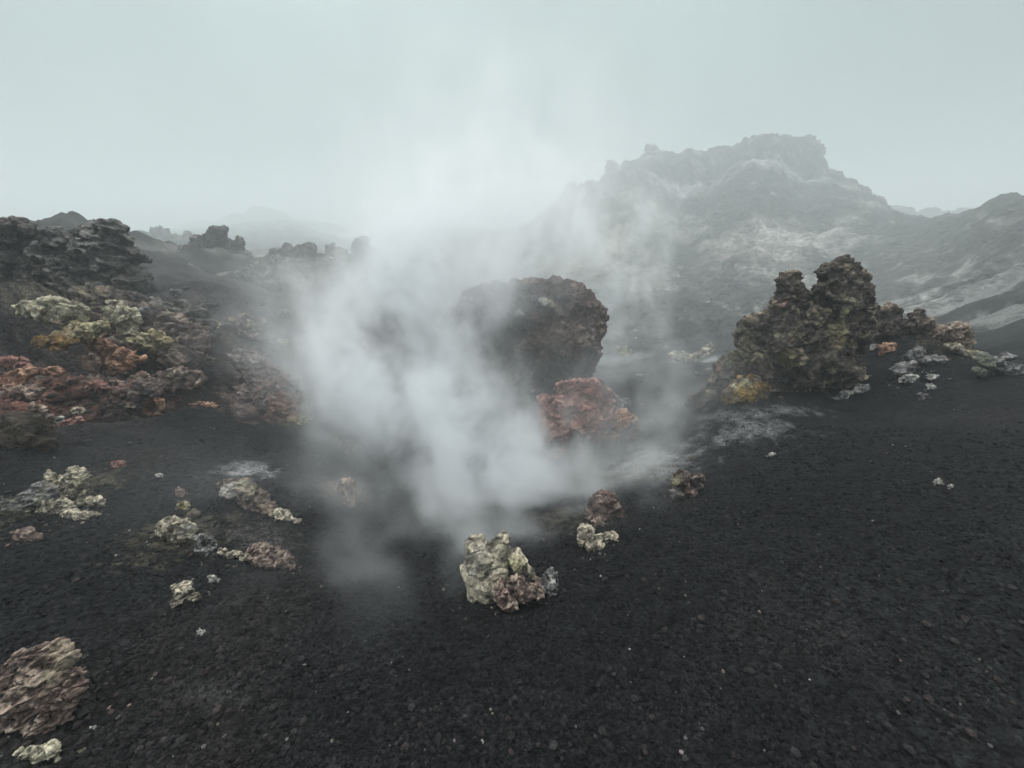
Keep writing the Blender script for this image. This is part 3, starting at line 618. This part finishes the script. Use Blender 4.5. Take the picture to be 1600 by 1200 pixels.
bank('dark mossy block with a tan face on the upper edge of the bank', 378, 505, 28, 15, 'olive', 7.4)
bank('tan crumbly stones under the dark mossy block', 385, 516, 18, 8, 'tan', 7.3, -15)
bank('pale bar shaped stone at the right end of the upper bank', 439, 530, 11, 5, 'lime', 7.3)
bank('brown stone left of the pale bar shaped stone', 418, 525, 9, 7, 'brown', 7.3)
bank('reddish brown rock in the shadow of the bank centre', 285, 570, 18, 9, 'red', 5.7)
bank('pale grey stone above the dark hollow of the bank', 205, 478, 10, 6, 'grey', 6.2)
bank('grey crusted rock right of the yellow green knobbly rock', 226, 488, 13, 12, 'grey', 6.0)
bank('pink brown rubble rock near the bottom of the bank', 150, 600, 14, 8, 'red', 4.6)
bank('pale pink stone left of the dark gravel tongue', 222, 586, 12, 7, 'tan', 5.2)
bank('pinkish stone at the right of the pale pink stone', 246, 584, 9, 7, 'mauve', 5.3)
bank('salmon red stone in the rubble spill', 442, 640, 12, 10, 'orange', 5.6)
bank('ochre lump in the middle of the rubble spill', 405, 617, 15, 10, 'tan', 5.8)
bank('ochre knob at the lower tip of the rubble spill', 466, 655, 14, 10, 'yellow', 5.2)
bank('greenish crust patch under the orange blocky rock', 205, 652, 12, 6, 'olive', 4.6)
rock('boulder', 'smooth dark brown mound standing in for the shaded hollow at the left edge', 'boulder', [(15,680,60,38), (50,672,36,24,-20), (-10,715,50,30), (40,700,34,20,20)], (30,735), 'hollow_shade', k1=22, vox=1.8, amp=.4, lean=.2, crack=0, y=3.35)  # solid mound standing in for a shaded hollow, the shade put into its brown
# --- stones on the left gravel
rock('rock', 'pale yellow cauliflower crusted rock in the gravel below the brown hollow', 'rock', [(112,748,26,18), (125,752,14,14), (78,744,13,12), (92,755,16,14), (105,762,24,12)], (105,780), 'cream', k1=7, vox=1.2, lean=.4, spots=((135,745,10,LIM,.6),))
rock('rock', 'grey ridged rock running to the left edge beside the pale cauliflower rock', 'rock', [(60,768,40,14,20), (30,782,34,14,18), (0,795,34,14,18), (-20,780,30,14)], (40,795), 'grey', k1=7, vox=1.3, lean=.4, fold=((1,0,.25), 2.5))
rock('rock', 'cluster of cream knobs below the pale cauliflower rock', 'rock', [(85,785,32,12,12), (70,795,18,9), (98,790,16,10)], (80,800), 'cream', k1=6, vox=1.2, lean=.4)
for a in (('upper pale sausage shaped stone at the right of the cauliflower rock',140,782,22,8,'cream'), ('lower pale sausage shaped stone at the right of the cauliflower rock',124,803,26,9,'cream'), ('short pale stone between the cauliflower rock and the sausage stones',115,768,16,6,'cream'),
          ('flat brown grey stone lying apart on the left gravel',42,836,23,11,'tan'), ('dull pink stone on the gravel above the pale rocks',186,724,12,7,'red'), ('small white and pink chip right of the dull pink stone',249,743,6,3,'white'),
          ('little pink stones at the rim of the brown hollow',82,709,9,5,'tan'), ('small pinkish stone above the round crusted knob',280,768,6,7,'tan')):
    stone('stone', *a)
rock('rock', 'grey lobed crusted rock with curled rim on the left gravel', 'rock', [(262,822,22,15), (278,830,20,18), (292,824,15,16), (270,812,14,8)], (275,848), 'cream', k1=8, vox=1.15, lean=.5, spots=((280,830,14,(.17,.165,.16),.7),))
stone('stone', 'round crusted knob behind the grey lobed rock', 285, 790, 11, 10, 'yellow')
stone('stone', 'dark mossy stone right of the round crusted knob', 302, 803, 9, 9, 'olive')
rock('rock', 'bowl shaped grey stone at the right of the grey lobed rock', 'rock', [(318,838,14,5), (308,850,8,9), (330,847,7,10), (318,856,14,6)], (318,860), 'grey', k1=7, vox=1.15, lean=.5)
rock('rock', 'string of pale crust knobs leading right from the bowl shaped stone', 'rock', [(346,858,7,5), (357,864,8,5), (370,862,8,4), (391,864,9,8), (382,868,7,5)], (365,870), 'cream', k1=5, vox=1.1, lean=.5)
rock('rock', 'brown mound with a pebbly crust at the end of the crust string', 'rock', [(415,864,28,14,-8), (440,872,24,10,-12), (402,856,18,12)], (420,882), 'tan', k1=6, vox=1.2, lean=.6)
rock('rock', 'low brown mound rimmed with white crust on the left gravel', 'rock', [(375,762,34,16,-18), (400,780,32,16,-25), (355,758,20,13), (420,792,16,10,-20)], (390,795), 'brown', k1=8, vox=1.25, lean=.8, amp=.6,
     spots=((338,760,9,WHT,.9), (350,748,9,WHT,.7), (372,744,10,(.3,.29,.22),.8), (395,752,10,(.27,.25,.18),.7), (352,775,9,WHT,.5), (400,795,12,TAN,.6), (425,790,12,TAN,.6)))
rock('rock', 'narrow pale ridge trailing off the low brown mound', 'rock', [(440,802,18,7,-10), (458,810,10,6)], (448,812), 'cream', k1=6, vox=1.15, lean=.6)
rock('rock', 'ridged pale yellow stone half buried in the dark gravel on the left', 'rock', [(284,915,18,8,18), (295,925,9,9,60), (272,938,11,6,35), (280,928,12,7,40)], (284,945), 'cream', k1=5, vox=1.05, lean=.6, fold=((1,.5,.4), 2.5))
for a in (('small pointed pale stone right of the ridged half buried stone',331,904,6,5,'white'), ('thin pale chip below the small pointed pale stone',308,932,4,8,'cream'), ('lone pale chip on the dark gravel at lower left',313,987,6,4,'white'),
          ('tiny white chip on the gravel beside the big folded rock',142,1137,3,2,'white')):
    stone('stone', *a)
rock('boulder', 'big folded brown rock with pale ridges in the bottom left corner', 'boulder',
     [(60,1028,52,22,14), (100,1022,22,18), (20,1050,52,24,18), (80,1060,42,32), (30,1085,60,36,20), (80,1095,34,34), (20,1125,50,36,25), (60,1125,34,28), (10,1160,50,40), (45,1150,46,34)], (60,1140), 'tan', k1=14, vox=1.3, amp=.85, lean=.55, deep=.7, crack=.3,
     fold=((1, .55, .25), 1.9), spots=((60,1020,22,(.33,.28,.2),.6), (100,1030,16,(.3,.26,.21),.6), (45,1060,16,(.36,.32,.23),.7), (90,1080,24,(.10,.07,.06),.7), (40,1110,24,(.10,.075,.065),.7), (70,1130,18,(.09,.065,.06),.6)))
rock('rock', 'pale green yellow stone below the big folded rock', 'rock', [(65,1172,24,12,8), (82,1172,12,12), (45,1180,20,10)], (65,1188), 'lime', k1=8, vox=1.2, lean=.6, fold=((1,.4,.3), 2.))
# --- crags on the hill crest
for a in (('jagged lava teeth at the left end of the hill crest', [(893,290,7,8), (905,291,7,5), (921,283,8,7)], 36), ('square lava stack on the hill crest left of the rounded tor', [(957,262,8,14), (967,262,6,13)], 37),
          ('low broken lava stack beside the square stack on the hill crest', [(982,252,7,8), (994,254,8,7), (975,262,10,8)], 37), ('rounded tor standing on the hill crest', [(1019,235,11,13), (1013,242,9,10), (1028,243,8,8), (1036,238,6,4)], 38),
          ('tiny spike of lava on the hill crest', [(1110,232,4,4), (1095,235,8,3)], 38), ('lava blocks along the highest part of the hill', [(1172,217,9,6), (1188,214,12,7), (1210,213,16,7), (1235,217,16,6), (1200,225,30,12)], 36.5),
          ('cliff like lava block at the right end of the hilltop', [(1262,224,16,12), (1275,222,8,12), (1270,240,14,22), (1255,238,18,14)], 36), ('stepped lava ledge below the hilltop cliff', [(1300,272,14,10), (1322,284,16,9), (1345,298,14,12), (1335,300,20,10)], 34),
          ('square lava step at the foot of the hill crest', [(1362,312,10,9), (1372,318,9,11), (1384,334,9,6)], 33.2), ('dark rock shoulder on the far right slope', [(1590,402,22,14), (1610,410,26,22)], 19)):
    pxm = sum(l[0] for l in a[1]) / len(a[1]); pym = max(l[1] + l[3] for l in a[1])
    rock('lava_crag', a[0], 'lava crag', [(l[0], l[1], l[2], l[3]) for l in a[1]], (pxm, pym), 'brown', k1=7, vox=1.5, lean=.05, amp=1.1, y=a[2])

# ------------------------------------------------------------------ far hills fading into the fog
def far_hill(label, lumps, base, y):
    o = rock('hill', label, None, lumps, base, 'far', k1=12, vox=2.2, lean=0., amp=.5, y=y); o['kind'] = 'structure'
far_hill('faint cone of a far hill in the fog on the left', [(415,352,70,24), (410,336,36,16), (380,354,90,14), (480,354,85,12)], (420,364), 90)
far_hill('faint far ridge seen through the saddle beside the tall hill', [(1385,338,36,26), (1415,335,36,16), (1440,345,60,20), (1490,335,36,12)], (1430,360), 46)
bpy.data.objects.remove(_tmp)

# ------------------------------------------------------------------ loose rubble below the bank: alike stones, each its own object
def low_stones(n, sub=2):
    r_ = []
    for k in range(n):
        v, f = ICO[sub]; p = v * np.array((1., random.uniform(.7, 1.), random.uniform(.55, .85)))
        p = p * (1 + .28 * perlin(v * 1.5 + 9 * k, k) + .16 * perlin(v * 3.3 + 5 * k, k + 30))[:, None]
        r_.append((p, f))
    return r_
SHAPES = low_stones(6, 3)
HUE = dict(mauve='mauve grey', tan='pale tan', grey='grey', red='reddish brown', orange='orange', brown='dark brown', far='dull grey', dark='black', cream='cream', white='whitish', purple='dusky purple')
def scatter(name, label, group, pal, spots, size):
    base_ = []
    for k, (p, f) in enumerate(SHAPES):
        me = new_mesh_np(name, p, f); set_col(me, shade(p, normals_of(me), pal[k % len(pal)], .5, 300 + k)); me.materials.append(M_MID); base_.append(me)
    for (px, py) in spots:
        h, t = hit(px, py); r = random.uniform(*size) * t / FPX
        j_ = random.randrange(len(base_)); o = link(bpy.data.objects.new(name, base_[j_])); hue = HUE[pal[j_ % len(pal)]]
        o.location = (h[0], h[1], h[2] + r * .3); o.scale = (r * random.uniform(.8, 1.3), r, r * random.uniform(.7, 1)); o.rotation_euler = (random.uniform(-.4, .4), random.uniform(-.4, .4), random.uniform(0, 6.3))
        props(o, label % hue, 'stone', hue + ' ' + group)
def in_quad(c, n):
    a, b, c_, d = [np.array(q, float) for q in c]; r_ = []
    for _ in range(n):
        u, v = random.random(), random.random(); q = a * (1-u) * (1-v) + b * u * (1-v) + c_ * u * v + d * (1-u) * v; r_.append((q[0], q[1]))
    return r_
scatter('rubble_stone', 'small %s stone in the rubble spill at the right end of the bank', 'rubble spill stones', ('mauve','mauve','tan','grey'), in_quad(((365,545),(420,540),(495,660),(400,650)), 70), (4, 8))
scatter('rubble_stone', 'small %s stone in the crumbling ledge low on the left bank', 'ledge rubble stones', ('red','tan','mauve','orange'), in_quad(((10,600),(240,590),(260,645),(90,665)), 52), (4, 9))
scatter('rubble_stone', '%s stone strewn on the slope behind the bank', 'slope stones', ('brown','far','grey'), in_quad(((230,450),(520,450),(540,560),(300,520)), 40), (3, 9))
scatter('rubble_stone', '%s stone at the right foot of the twin peaked pinnacle', 'pinnacle foot stones', ('brown','dark','tan'), in_quad(((1200,600),(1340,585),(1360,600),(1220,632)), 24), (2.5, 5))
scatter('rubble_stone', '%s stone on the misty slope behind the pit', 'misty slope stones', ('grey','cream','white'), in_quad(((985,480),(1110,430),(1120,600),(1000,680)), 24), (2.5, 6))
scatter('rubble_stone', '%s stone banked against the foot of the huge purple boulder', 'boulder foot stones', ('brown','purple','tan'), in_quad(((700,600),(960,585),(990,620),(720,640)), 22), (4, 10))
scatter('rubble_stone', '%s stone lying round the foot of the dark red boulder', 'red boulder foot stones', ('red','brown','tan'), in_quad(((840,690),(985,660),(1010,710),(850,760)), 20), (4, 10))
scatter('rubble_stone', '%s stone in the gravel of the left slope among the crusted rocks', 'left slope stones', ('brown','tan','grey'), in_quad(((150,690),(520,690),(520,900),(180,900)), 30), (1.5, 4.5))

# ------------------------------------------------------------------ pebbles and gravel (stuff)
def pebbles(n, dark):
    SH = low_stones(7, 1); V, F, COL, off = [], [], [], 0
    rg_ = np.random.default_rng(3)
    cols = [PAL[k][0] for k in ('white','cream','tan','grey','mauve','grey','grey')]
    N_ = n + dark
    px = rg_.uniform(0, 1600, N_); py = 640 + 545 * rg_.random(N_) ** 1.2
    d = np.stack([ray(a, b) for a, b in zip(px, py)]); t = np.full(N_, .8)
    for _ in range(90):                                      # march all the rays down to the ground together
        h, _r = base_h(d[:, 0] * t, d[:, 1] * t, False); t = t + np.clip((CAM_H + d[:, 2] * t - h) * .6, -.05, .3)
    X, Y, S, K = list(d[:, 0] * t), list(d[:, 1] * t), [], []
    for k in range(N_):
        if k < n: S.append(random.choice((.003, .003, .004, .005, .007)) * (1 + .16 * t[k])); K.append(np.array(random.choice(cols)) * random.uniform(.4, 1.))
        else: S.append(random.choice((.006, .007, .008, .009, .011, .016)) * (1 + .10 * t[k])); K.append(np.array(random.choice(((.018,.018,.019), (.026,.025,.026), (.030,.025,.024), (.014,.014,.015)))))
        if not .3 < t[k] < 9: S[-1] = 0
    for (o_, w, t_, pal) in CHIPS:                           # grit and broken chips round the foot of every near rock
        if t_ > 9 or w > 2.5: continue
        for _ in range(int(10 + 26 * min(1, w / .25))):
            a = random.uniform(0, 6.3); q = w * random.uniform(.75, 1.45)
            X.append(o_[0] + math.cos(a) * q); Y.append(o_[1] + math.sin(a) * q * .9); S.append(random.choice((.004, .006, .008, .012)) * (.7 + .16 * t_))
            K.append(np.array(PAL[pal][random.choice((0, 1, 1))]) * random.uniform(.35, 1.) if random.random() < .45 else np.array((.02, .02, .021)))
    X, Y = np.array(X), np.array(Y); h, rgh = base_h(X, Y); Z = h + detail(X, Y, rgh)
    for k in range(len(X)):
        if S[k] == 0: continue
        p, f = SH[k % 7]; r = S[k]; a = random.uniform(0, 6.3); ca, sa = math.cos(a), math.sin(a)
        q = p * r; q = np.c_[q[:, 0] * ca - q[:, 1] * sa, q[:, 0] * sa + q[:, 1] * ca, q[:, 2]]
        V.append(q + np.array((X[k], Y[k], Z[k] + r * .25))); F.append(f + off); off += len(p); COL.append(np.tile(K[k], (len(p), 1)))
    me = new_mesh_np('pebbles', np.concatenate(V), np.concatenate(F), False); set_col(me, np.concatenate(COL)); me.materials.append(M_NEAR)
    props(link(bpy.data.objects.new('pebbles', me)), 'loose chips and cinders sprinkled over the black gravel', None, None, 'stuff')
pebbles(260, 900)
def gravel():
    m, t, b = mat_base('scoria_grain', .92, .12)
    oi = N(t, 'ShaderNodeObjectInfo'); cr_ = N(t, 'ShaderNodeValToRGB'); e_ = cr_.color_ramp
    e_.elements[0].color = (.5, .5, .52, 1); e_.elements[1].color = (4.0, 3.8, 3.6, 1); e_.elements[1].position = 1
    for p_, c_ in ((.55, (.95, .95, .97)), (.82, (1.45, 1.45, 1.45)), (.94, (1.9, 1.65, 1.6)), (.992, (2.4, 2.3, 2.25))):
        q = e_.elements.new(p_); q.color = (*c_, 1)
    ti = N(t, 'ShaderNodeAttribute', attribute_type='INSTANCER', attribute_name='tint')
    vm = N(t, 'ShaderNodeVectorMath', operation='MULTIPLY'); t.links.new(ti.outputs['Color'], vm.inputs[0]); t.links.new(cr_.outputs[0], vm.inputs[1])
    t.links.new(oi.outputs['Random'], cr_.inputs[0]); t.links.new(vm.outputs[0], b.inputs['Base Color'])
    r_ = np.sqrt(fc[:, 0] ** 2 + fc[:, 1] ** 2); a_ = np.abs(np.arctan2(fc[:, 0], fc[:, 1]))
    g2 = idx[::2, ::2]; cq = np.stack((g2[:-1, :-1], g2[:-1, 1:], g2[1:, 1:], g2[1:, :-1]), -1).reshape(-1, 4)[:, ::-1]; cc = gco[cq].mean(1); r_ = np.hypot(cc[:, 0], cc[:, 1]); a_ = np.abs(np.arctan2(cc[:, 0], cc[:, 1]))
    q = cq[(r_ < 6.5) & (a_ < R(64)) & (r_ > .45)]; used = np.unique(q); remap = np.zeros(len(gco), np.int64); remap[used] = np.arange(len(used))
    me = new_mesh_np('gravel', gco[used], remap[q]); me.materials.append(m); set_col(me, gcol[used])
    ru = np.sqrt(gx[used] ** 2 + gy[used] ** 2)
    dn = me.attributes.new('amount', 'FLOAT', 'POINT'); dn.data.foreach_set('value', (np.clip(12500 / np.maximum(ru, 1.0) ** 1.3, 0, 12500) * sstep(6.5, 4.5, ru) * sstep(.3, .12, grg[used]) * (.45 + .75 * sstep(-.3, .35, nB[used] + .6 * nA[used]))).astype(np.float32))
    sz = me.attributes.new('size', 'FLOAT', 'POINT'); sz.data.foreach_set('value', (.0033 * (1 + .17 * ru)).astype(np.float32))
    o = link(bpy.data.objects.new('gravel', me)); props(o, 'loose black scoria gravel covering the near slope', None, None, 'stuff')
    grains = bpy.data.collections.new('grains')
    ng = bpy.data.node_groups.new('gravel', 'GeometryNodeTree'); L = ng.links.new
    ng.interface.new_socket('Geometry', in_out='INPUT', socket_type='NodeSocketGeometry'); ng.interface.new_socket('Geometry', in_out='OUTPUT', socket_type='NodeSocketGeometry')
    gi, go = ng.nodes.new('NodeGroupInput'), ng.nodes.new('NodeGroupOutput')
    dp = ng.nodes.new('GeometryNodeDistributePointsOnFaces'); L(gi.outputs[0], dp.inputs[0])
    na = ng.nodes.new('GeometryNodeInputNamedAttribute'); na.data_type = 'FLOAT'; na.inputs['Name'].default_value = 'amount'; L(na.outputs[0], dp.inputs['Density'])
    nb = ng.nodes.new('GeometryNodeInputNamedAttribute'); nb.data_type = 'FLOAT'; nb.inputs['Name'].default_value = 'size'
    ic = ng.nodes.new('GeometryNodeMeshIcoSphere'); ic.inputs['Radius'].default_value = 1; ic.inputs['Subdivisions'].default_value = 2
    sp_ = ng.nodes.new('GeometryNodeSetPosition'); L(ic.outputs[0], sp_.inputs[0])
    nz = ng.nodes.new('ShaderNodeTexNoise'); nz.inputs['Scale'].default_value = 1.3; nz.inputs['Detail'].default_value = 1
    vs_ = ng.nodes.new('ShaderNodeVectorMath'); vs_.operation = 'SUBTRACT'; vs_.inputs[1].default_value = (.5, .5, .5); L(nz.outputs['Color'], vs_.inputs[0])
    vk = ng.nodes.new('ShaderNodeVectorMath'); vk.operation = 'SCALE'; vk.inputs['Scale'].default_value = 1.6; L(vs_.outputs[0], vk.inputs[0]); L(vk.outputs[0], sp_.inputs['Offset'])
    sm = ng.nodes.new('GeometryNodeSetMaterial'); sm.inputs['Material'].default_value = m; L(sp_.outputs[0], sm.inputs[0])
    ip = ng.nodes.new('GeometryNodeInstanceOnPoints'); L(dp.outputs['Points'], ip.inputs['Points']); L(sm.outputs[0], ip.inputs['Instance'])
    rv = ng.nodes.new('FunctionNodeRandomValue'); rv.data_type = 'FLOAT_VECTOR'; rv.inputs[0].default_value = (0, 0, 0); rv.inputs[1].default_value = (6.28, 6.28, 6.28)
    L(rv.outputs[0], ip.inputs['Rotation'])
    rs = ng.nodes.new('FunctionNodeRandomValue'); rs.data_type = 'FLOAT'; rs.inputs[2].default_value = 0; rs.inputs[3].default_value = 1
    pw = ng.nodes.new('ShaderNodeMath'); pw.operation = 'POWER'; pw.inputs[1].default_value = 7; L(rs.outputs[1], pw.inputs[0])
    ma = ng.nodes.new('ShaderNodeMath'); ma.operation = 'MULTIPLY_ADD'; ma.inputs[1].default_value = 2.4; ma.inputs[2].default_value = .68; L(pw.outputs[0], ma.inputs[0])
    mu = ng.nodes.new('ShaderNodeMath'); mu.operation = 'MULTIPLY'; L(ma.outputs[0], mu.inputs[0]); L(nb.outputs[0], mu.inputs[1])
    L(mu.outputs[0], ip.inputs['Scale']); L(ip.outputs[0], go.inputs[0])
    md = o.modifiers.new('gravel', 'NODES'); md.node_group = ng
gravel()

# ------------------------------------------------------------------ haze
def haze_box():
    bm = bmesh.new(); bmesh.ops.create_cube(bm, size=1)
    for v in bm.verts:
        v.co = Vector((v.co.x * 1460, v.co.y * 1460, -15 if v.co.z < 0 else 36))
    me = bpy.data.meshes.new('haze'); bm.to_mesh(me); bm.free()
    m = bpy.data.materials.new('fog'); m.use_nodes = True; t = m.node_tree; t.nodes.clear()
    o_ = N(t, 'ShaderNodeOutputMaterial'); v = N(t, 'ShaderNodeVolumePrincipled')
    v.inputs['Color'].default_value = (.84, .905, .92, 1); v.inputs['Density'].default_value = HAZE; v.inputs['Anisotropy'].default_value = .2
    t.links.new(v.outputs[0], o_.inputs['Volume']); me.materials.append(m)
    o = link(bpy.data.objects.new('haze', me)); props(o, 'pale fog filling the air over the lava field', None, None, 'stuff')
HAZE = .0064
haze_box()

# ------------------------------------------------------------------ steam: a density grid filled from noise and plume shapes
def steam(blobs, dens, lo, hi, vox, name, label):
    ng = bpy.data.node_groups.new(name, 'GeometryNodeTree')
    ng.interface.new_socket('Geometry', in_out='OUTPUT', socket_type='NodeSocketGeometry')
    go = ng.nodes.new('NodeGroupOutput')
    L = ng.links.new
    pos = ng.nodes.new('GeometryNodeInputPosition')
    def math_(op, a, b=None, c=None):
        n = ng.nodes.new('ShaderNodeMath'); n.operation = op
        for k, v in enumerate((a, b, c)):
            if v is None: continue
            if isinstance(v, (int, float)): n.inputs[k].default_value = v
            else: L(v, n.inputs[k])
        return n.outputs[0]
    def vmath(op, a, b):
        n = ng.nodes.new('ShaderNodeVectorMath'); n.operation = op
        for k, v in enumerate((a, b)):
            if isinstance(v, (tuple, list)): n.inputs[k].default_value = v
            else: L(v, n.inputs[k])
        return n.outputs['Value'] if op in ('LENGTH', 'DOT_PRODUCT') else n.outputs[0]
    def noise(vec, scale, detail, rough=.55):
        n = ng.nodes.new('ShaderNodeTexNoise'); n.inputs['Scale'].default_value = scale; n.inputs['Detail'].default_value = detail; n.inputs['Roughness'].default_value = rough
        L(vec, n.inputs['Vector']); return n
    # curl-like warp of the coordinates makes the edges wispy
    w1 = noise(pos.outputs[0], .55, 2); d1 = vmath('SUBTRACT', w1.outputs['Color'], (.5, .5, .5)); d1 = vmath('MULTIPLY', d1, (1.1, .8, 1.0))
    w2 = noise(pos.outputs[0], 1.9, 3); d2 = vmath('SUBTRACT', w2.outputs['Color'], (.5, .5, .5)); d2 = vmath('MULTIPLY', d2, (.55, .55, .55))
    pw = vmath('ADD', vmath('ADD', pos.outputs[0], d1), d2)
    tot = None
    for (x, y, z, rx, ry, rz, a) in blobs:
        v = vmath('MULTIPLY', vmath('SUBTRACT', pw, (x, y, z)), (1 / rx, 1 / ry, 1 / rz))
        q = vmath('DOT_PRODUCT', v, v)
        g = math_('MULTIPLY', math_('EXPONENT', math_('MULTIPLY', q, -1.0)), a)
        tot = g if tot is None else math_('ADD', tot, g)
    st = vmath('MULTIPLY', pw, (1, 1, .7))
    n1 = noise(st, .9, 5, .6).outputs[0]
    n2 = noise(vmath('MULTIPLY', pw, (1, 1, .55)), 3.2, 4, .6).outputs[0]
    nn = math_('ADD', math_('MULTIPLY', math_('SUBTRACT', n1, .5), 6.0), math_('MULTIPLY', math_('SUBTRACT', n2, .5), 3.8))
    k = math_('MAXIMUM', math_('ADD', nn, .5), 0.02)
    den = math_('MULTIPLY', math_('MULTIPLY', tot, k), dens)
    den = math_('ADD', den, .0008)
    vc = ng.nodes.new('GeometryNodeVolumeCube')
    vc.inputs['Min'].default_value = lo; vc.inputs['Max'].default_value = hi
    for a, k in zip('XYZ', range(3)): vc.inputs['Resolution ' + a].default_value = int((hi[k] - lo[k]) / vox)
    L(den, vc.inputs['Density'])
    sm = ng.nodes.new('GeometryNodeSetMaterial')
    m = bpy.data.materials.new('steam_vapour'); m.use_nodes = True; t = m.node_tree; t.nodes.clear()
    o_ = N(t, 'ShaderNodeOutputMaterial'); v = N(t, 'ShaderNodeVolumePrincipled')
    v.inputs['Color'].default_value = (.968, .986, 1, 1); v.inputs['Density'].default_value = 1.0; v.inputs['Anisotropy'].default_value = .35
    v.inputs['Density Attribute'].default_value = 'density'
    t.links.new(v.outputs[0], o_.inputs['Volume'])
    sm.inputs['Material'].default_value = m
    L(vc.outputs[0], sm.inputs[0]); L(sm.outputs[0], go.inputs[0])
    me = bpy.data.meshes.new(name); me.materials.append(m)
    o = link(bpy.data.objects.new(name, me)); md = o.modifiers.new('steam', 'NODES'); md.node_group = ng
    props(o, label, None, None, 'stuff')
def B(px, py, y, rpx, rpy, ryd, a):
    d = ray(px, py); y = y or hit(px, py)[0][1] * .93; t = y / d[1]; s = t / FPX       # no distance given: hanging just over the ground
    return (d[0] * t, y, CAM_H + d[2] * t, rpx * s, ryd, rpy * s, a)
blobs = [B(720,795,0,100,55,.4,1.1), B(830,775,0,95,55,.45,1.1), B(760,715,4.2,115,75,.6,1.2), B(680,655,4.7,105,85,.6,1.2), B(600,600,5.0,105,80,.55,1.3), B(520,598,4.8,60,55,.3,.5),
         B(830,695,4.7,65,60,.4,.7), B(615,530,5.5,95,80,.7,.95), B(660,440,6.2,105,90,.8,.6), B(720,350,7.0,150,90,.9,.4), B(760,250,7.8,180,90,1.0,.12), B(800,150,8.8,220,110,1.2,.03),
         B(720,490,6.3,50,60,.4,.1), B(770,835,0,100,32,.25,.9), B(560,900,0,130,50,.22,.6), B(650,855,0,100,45,.25,.65), B(460,935,0,110,35,.2,.36), B(990,735,0,100,65,.4,.5), B(1040,650,5.4,100,90,.5,.35), B(920,785,0,75,45,.3,.6),
         B(500,455,8.8,110,40,.7,.12), B(400,445,9.4,90,40,.6,.08), B(480,560,6.0,90,90,.5,.22), B(900,410,10.8,120,90,.8,.22), B(990,500,10.8,120,120,.8,.22), B(820,350,10.6,120,90,.8,.4), B(600,800,0,170,110,.45,.22), B(400,790,0,150,90,.4,.08),
         B(980,610,6.0,150,120,.5,.05), B(350,520,6.0,200,90,.5,.045)]
steam(blobs, 3.1, (-6.2, 1.1, -2.4), (4.2, 12, 5.), .07, 'steam', 'white steam rising from the pit between the boulders')
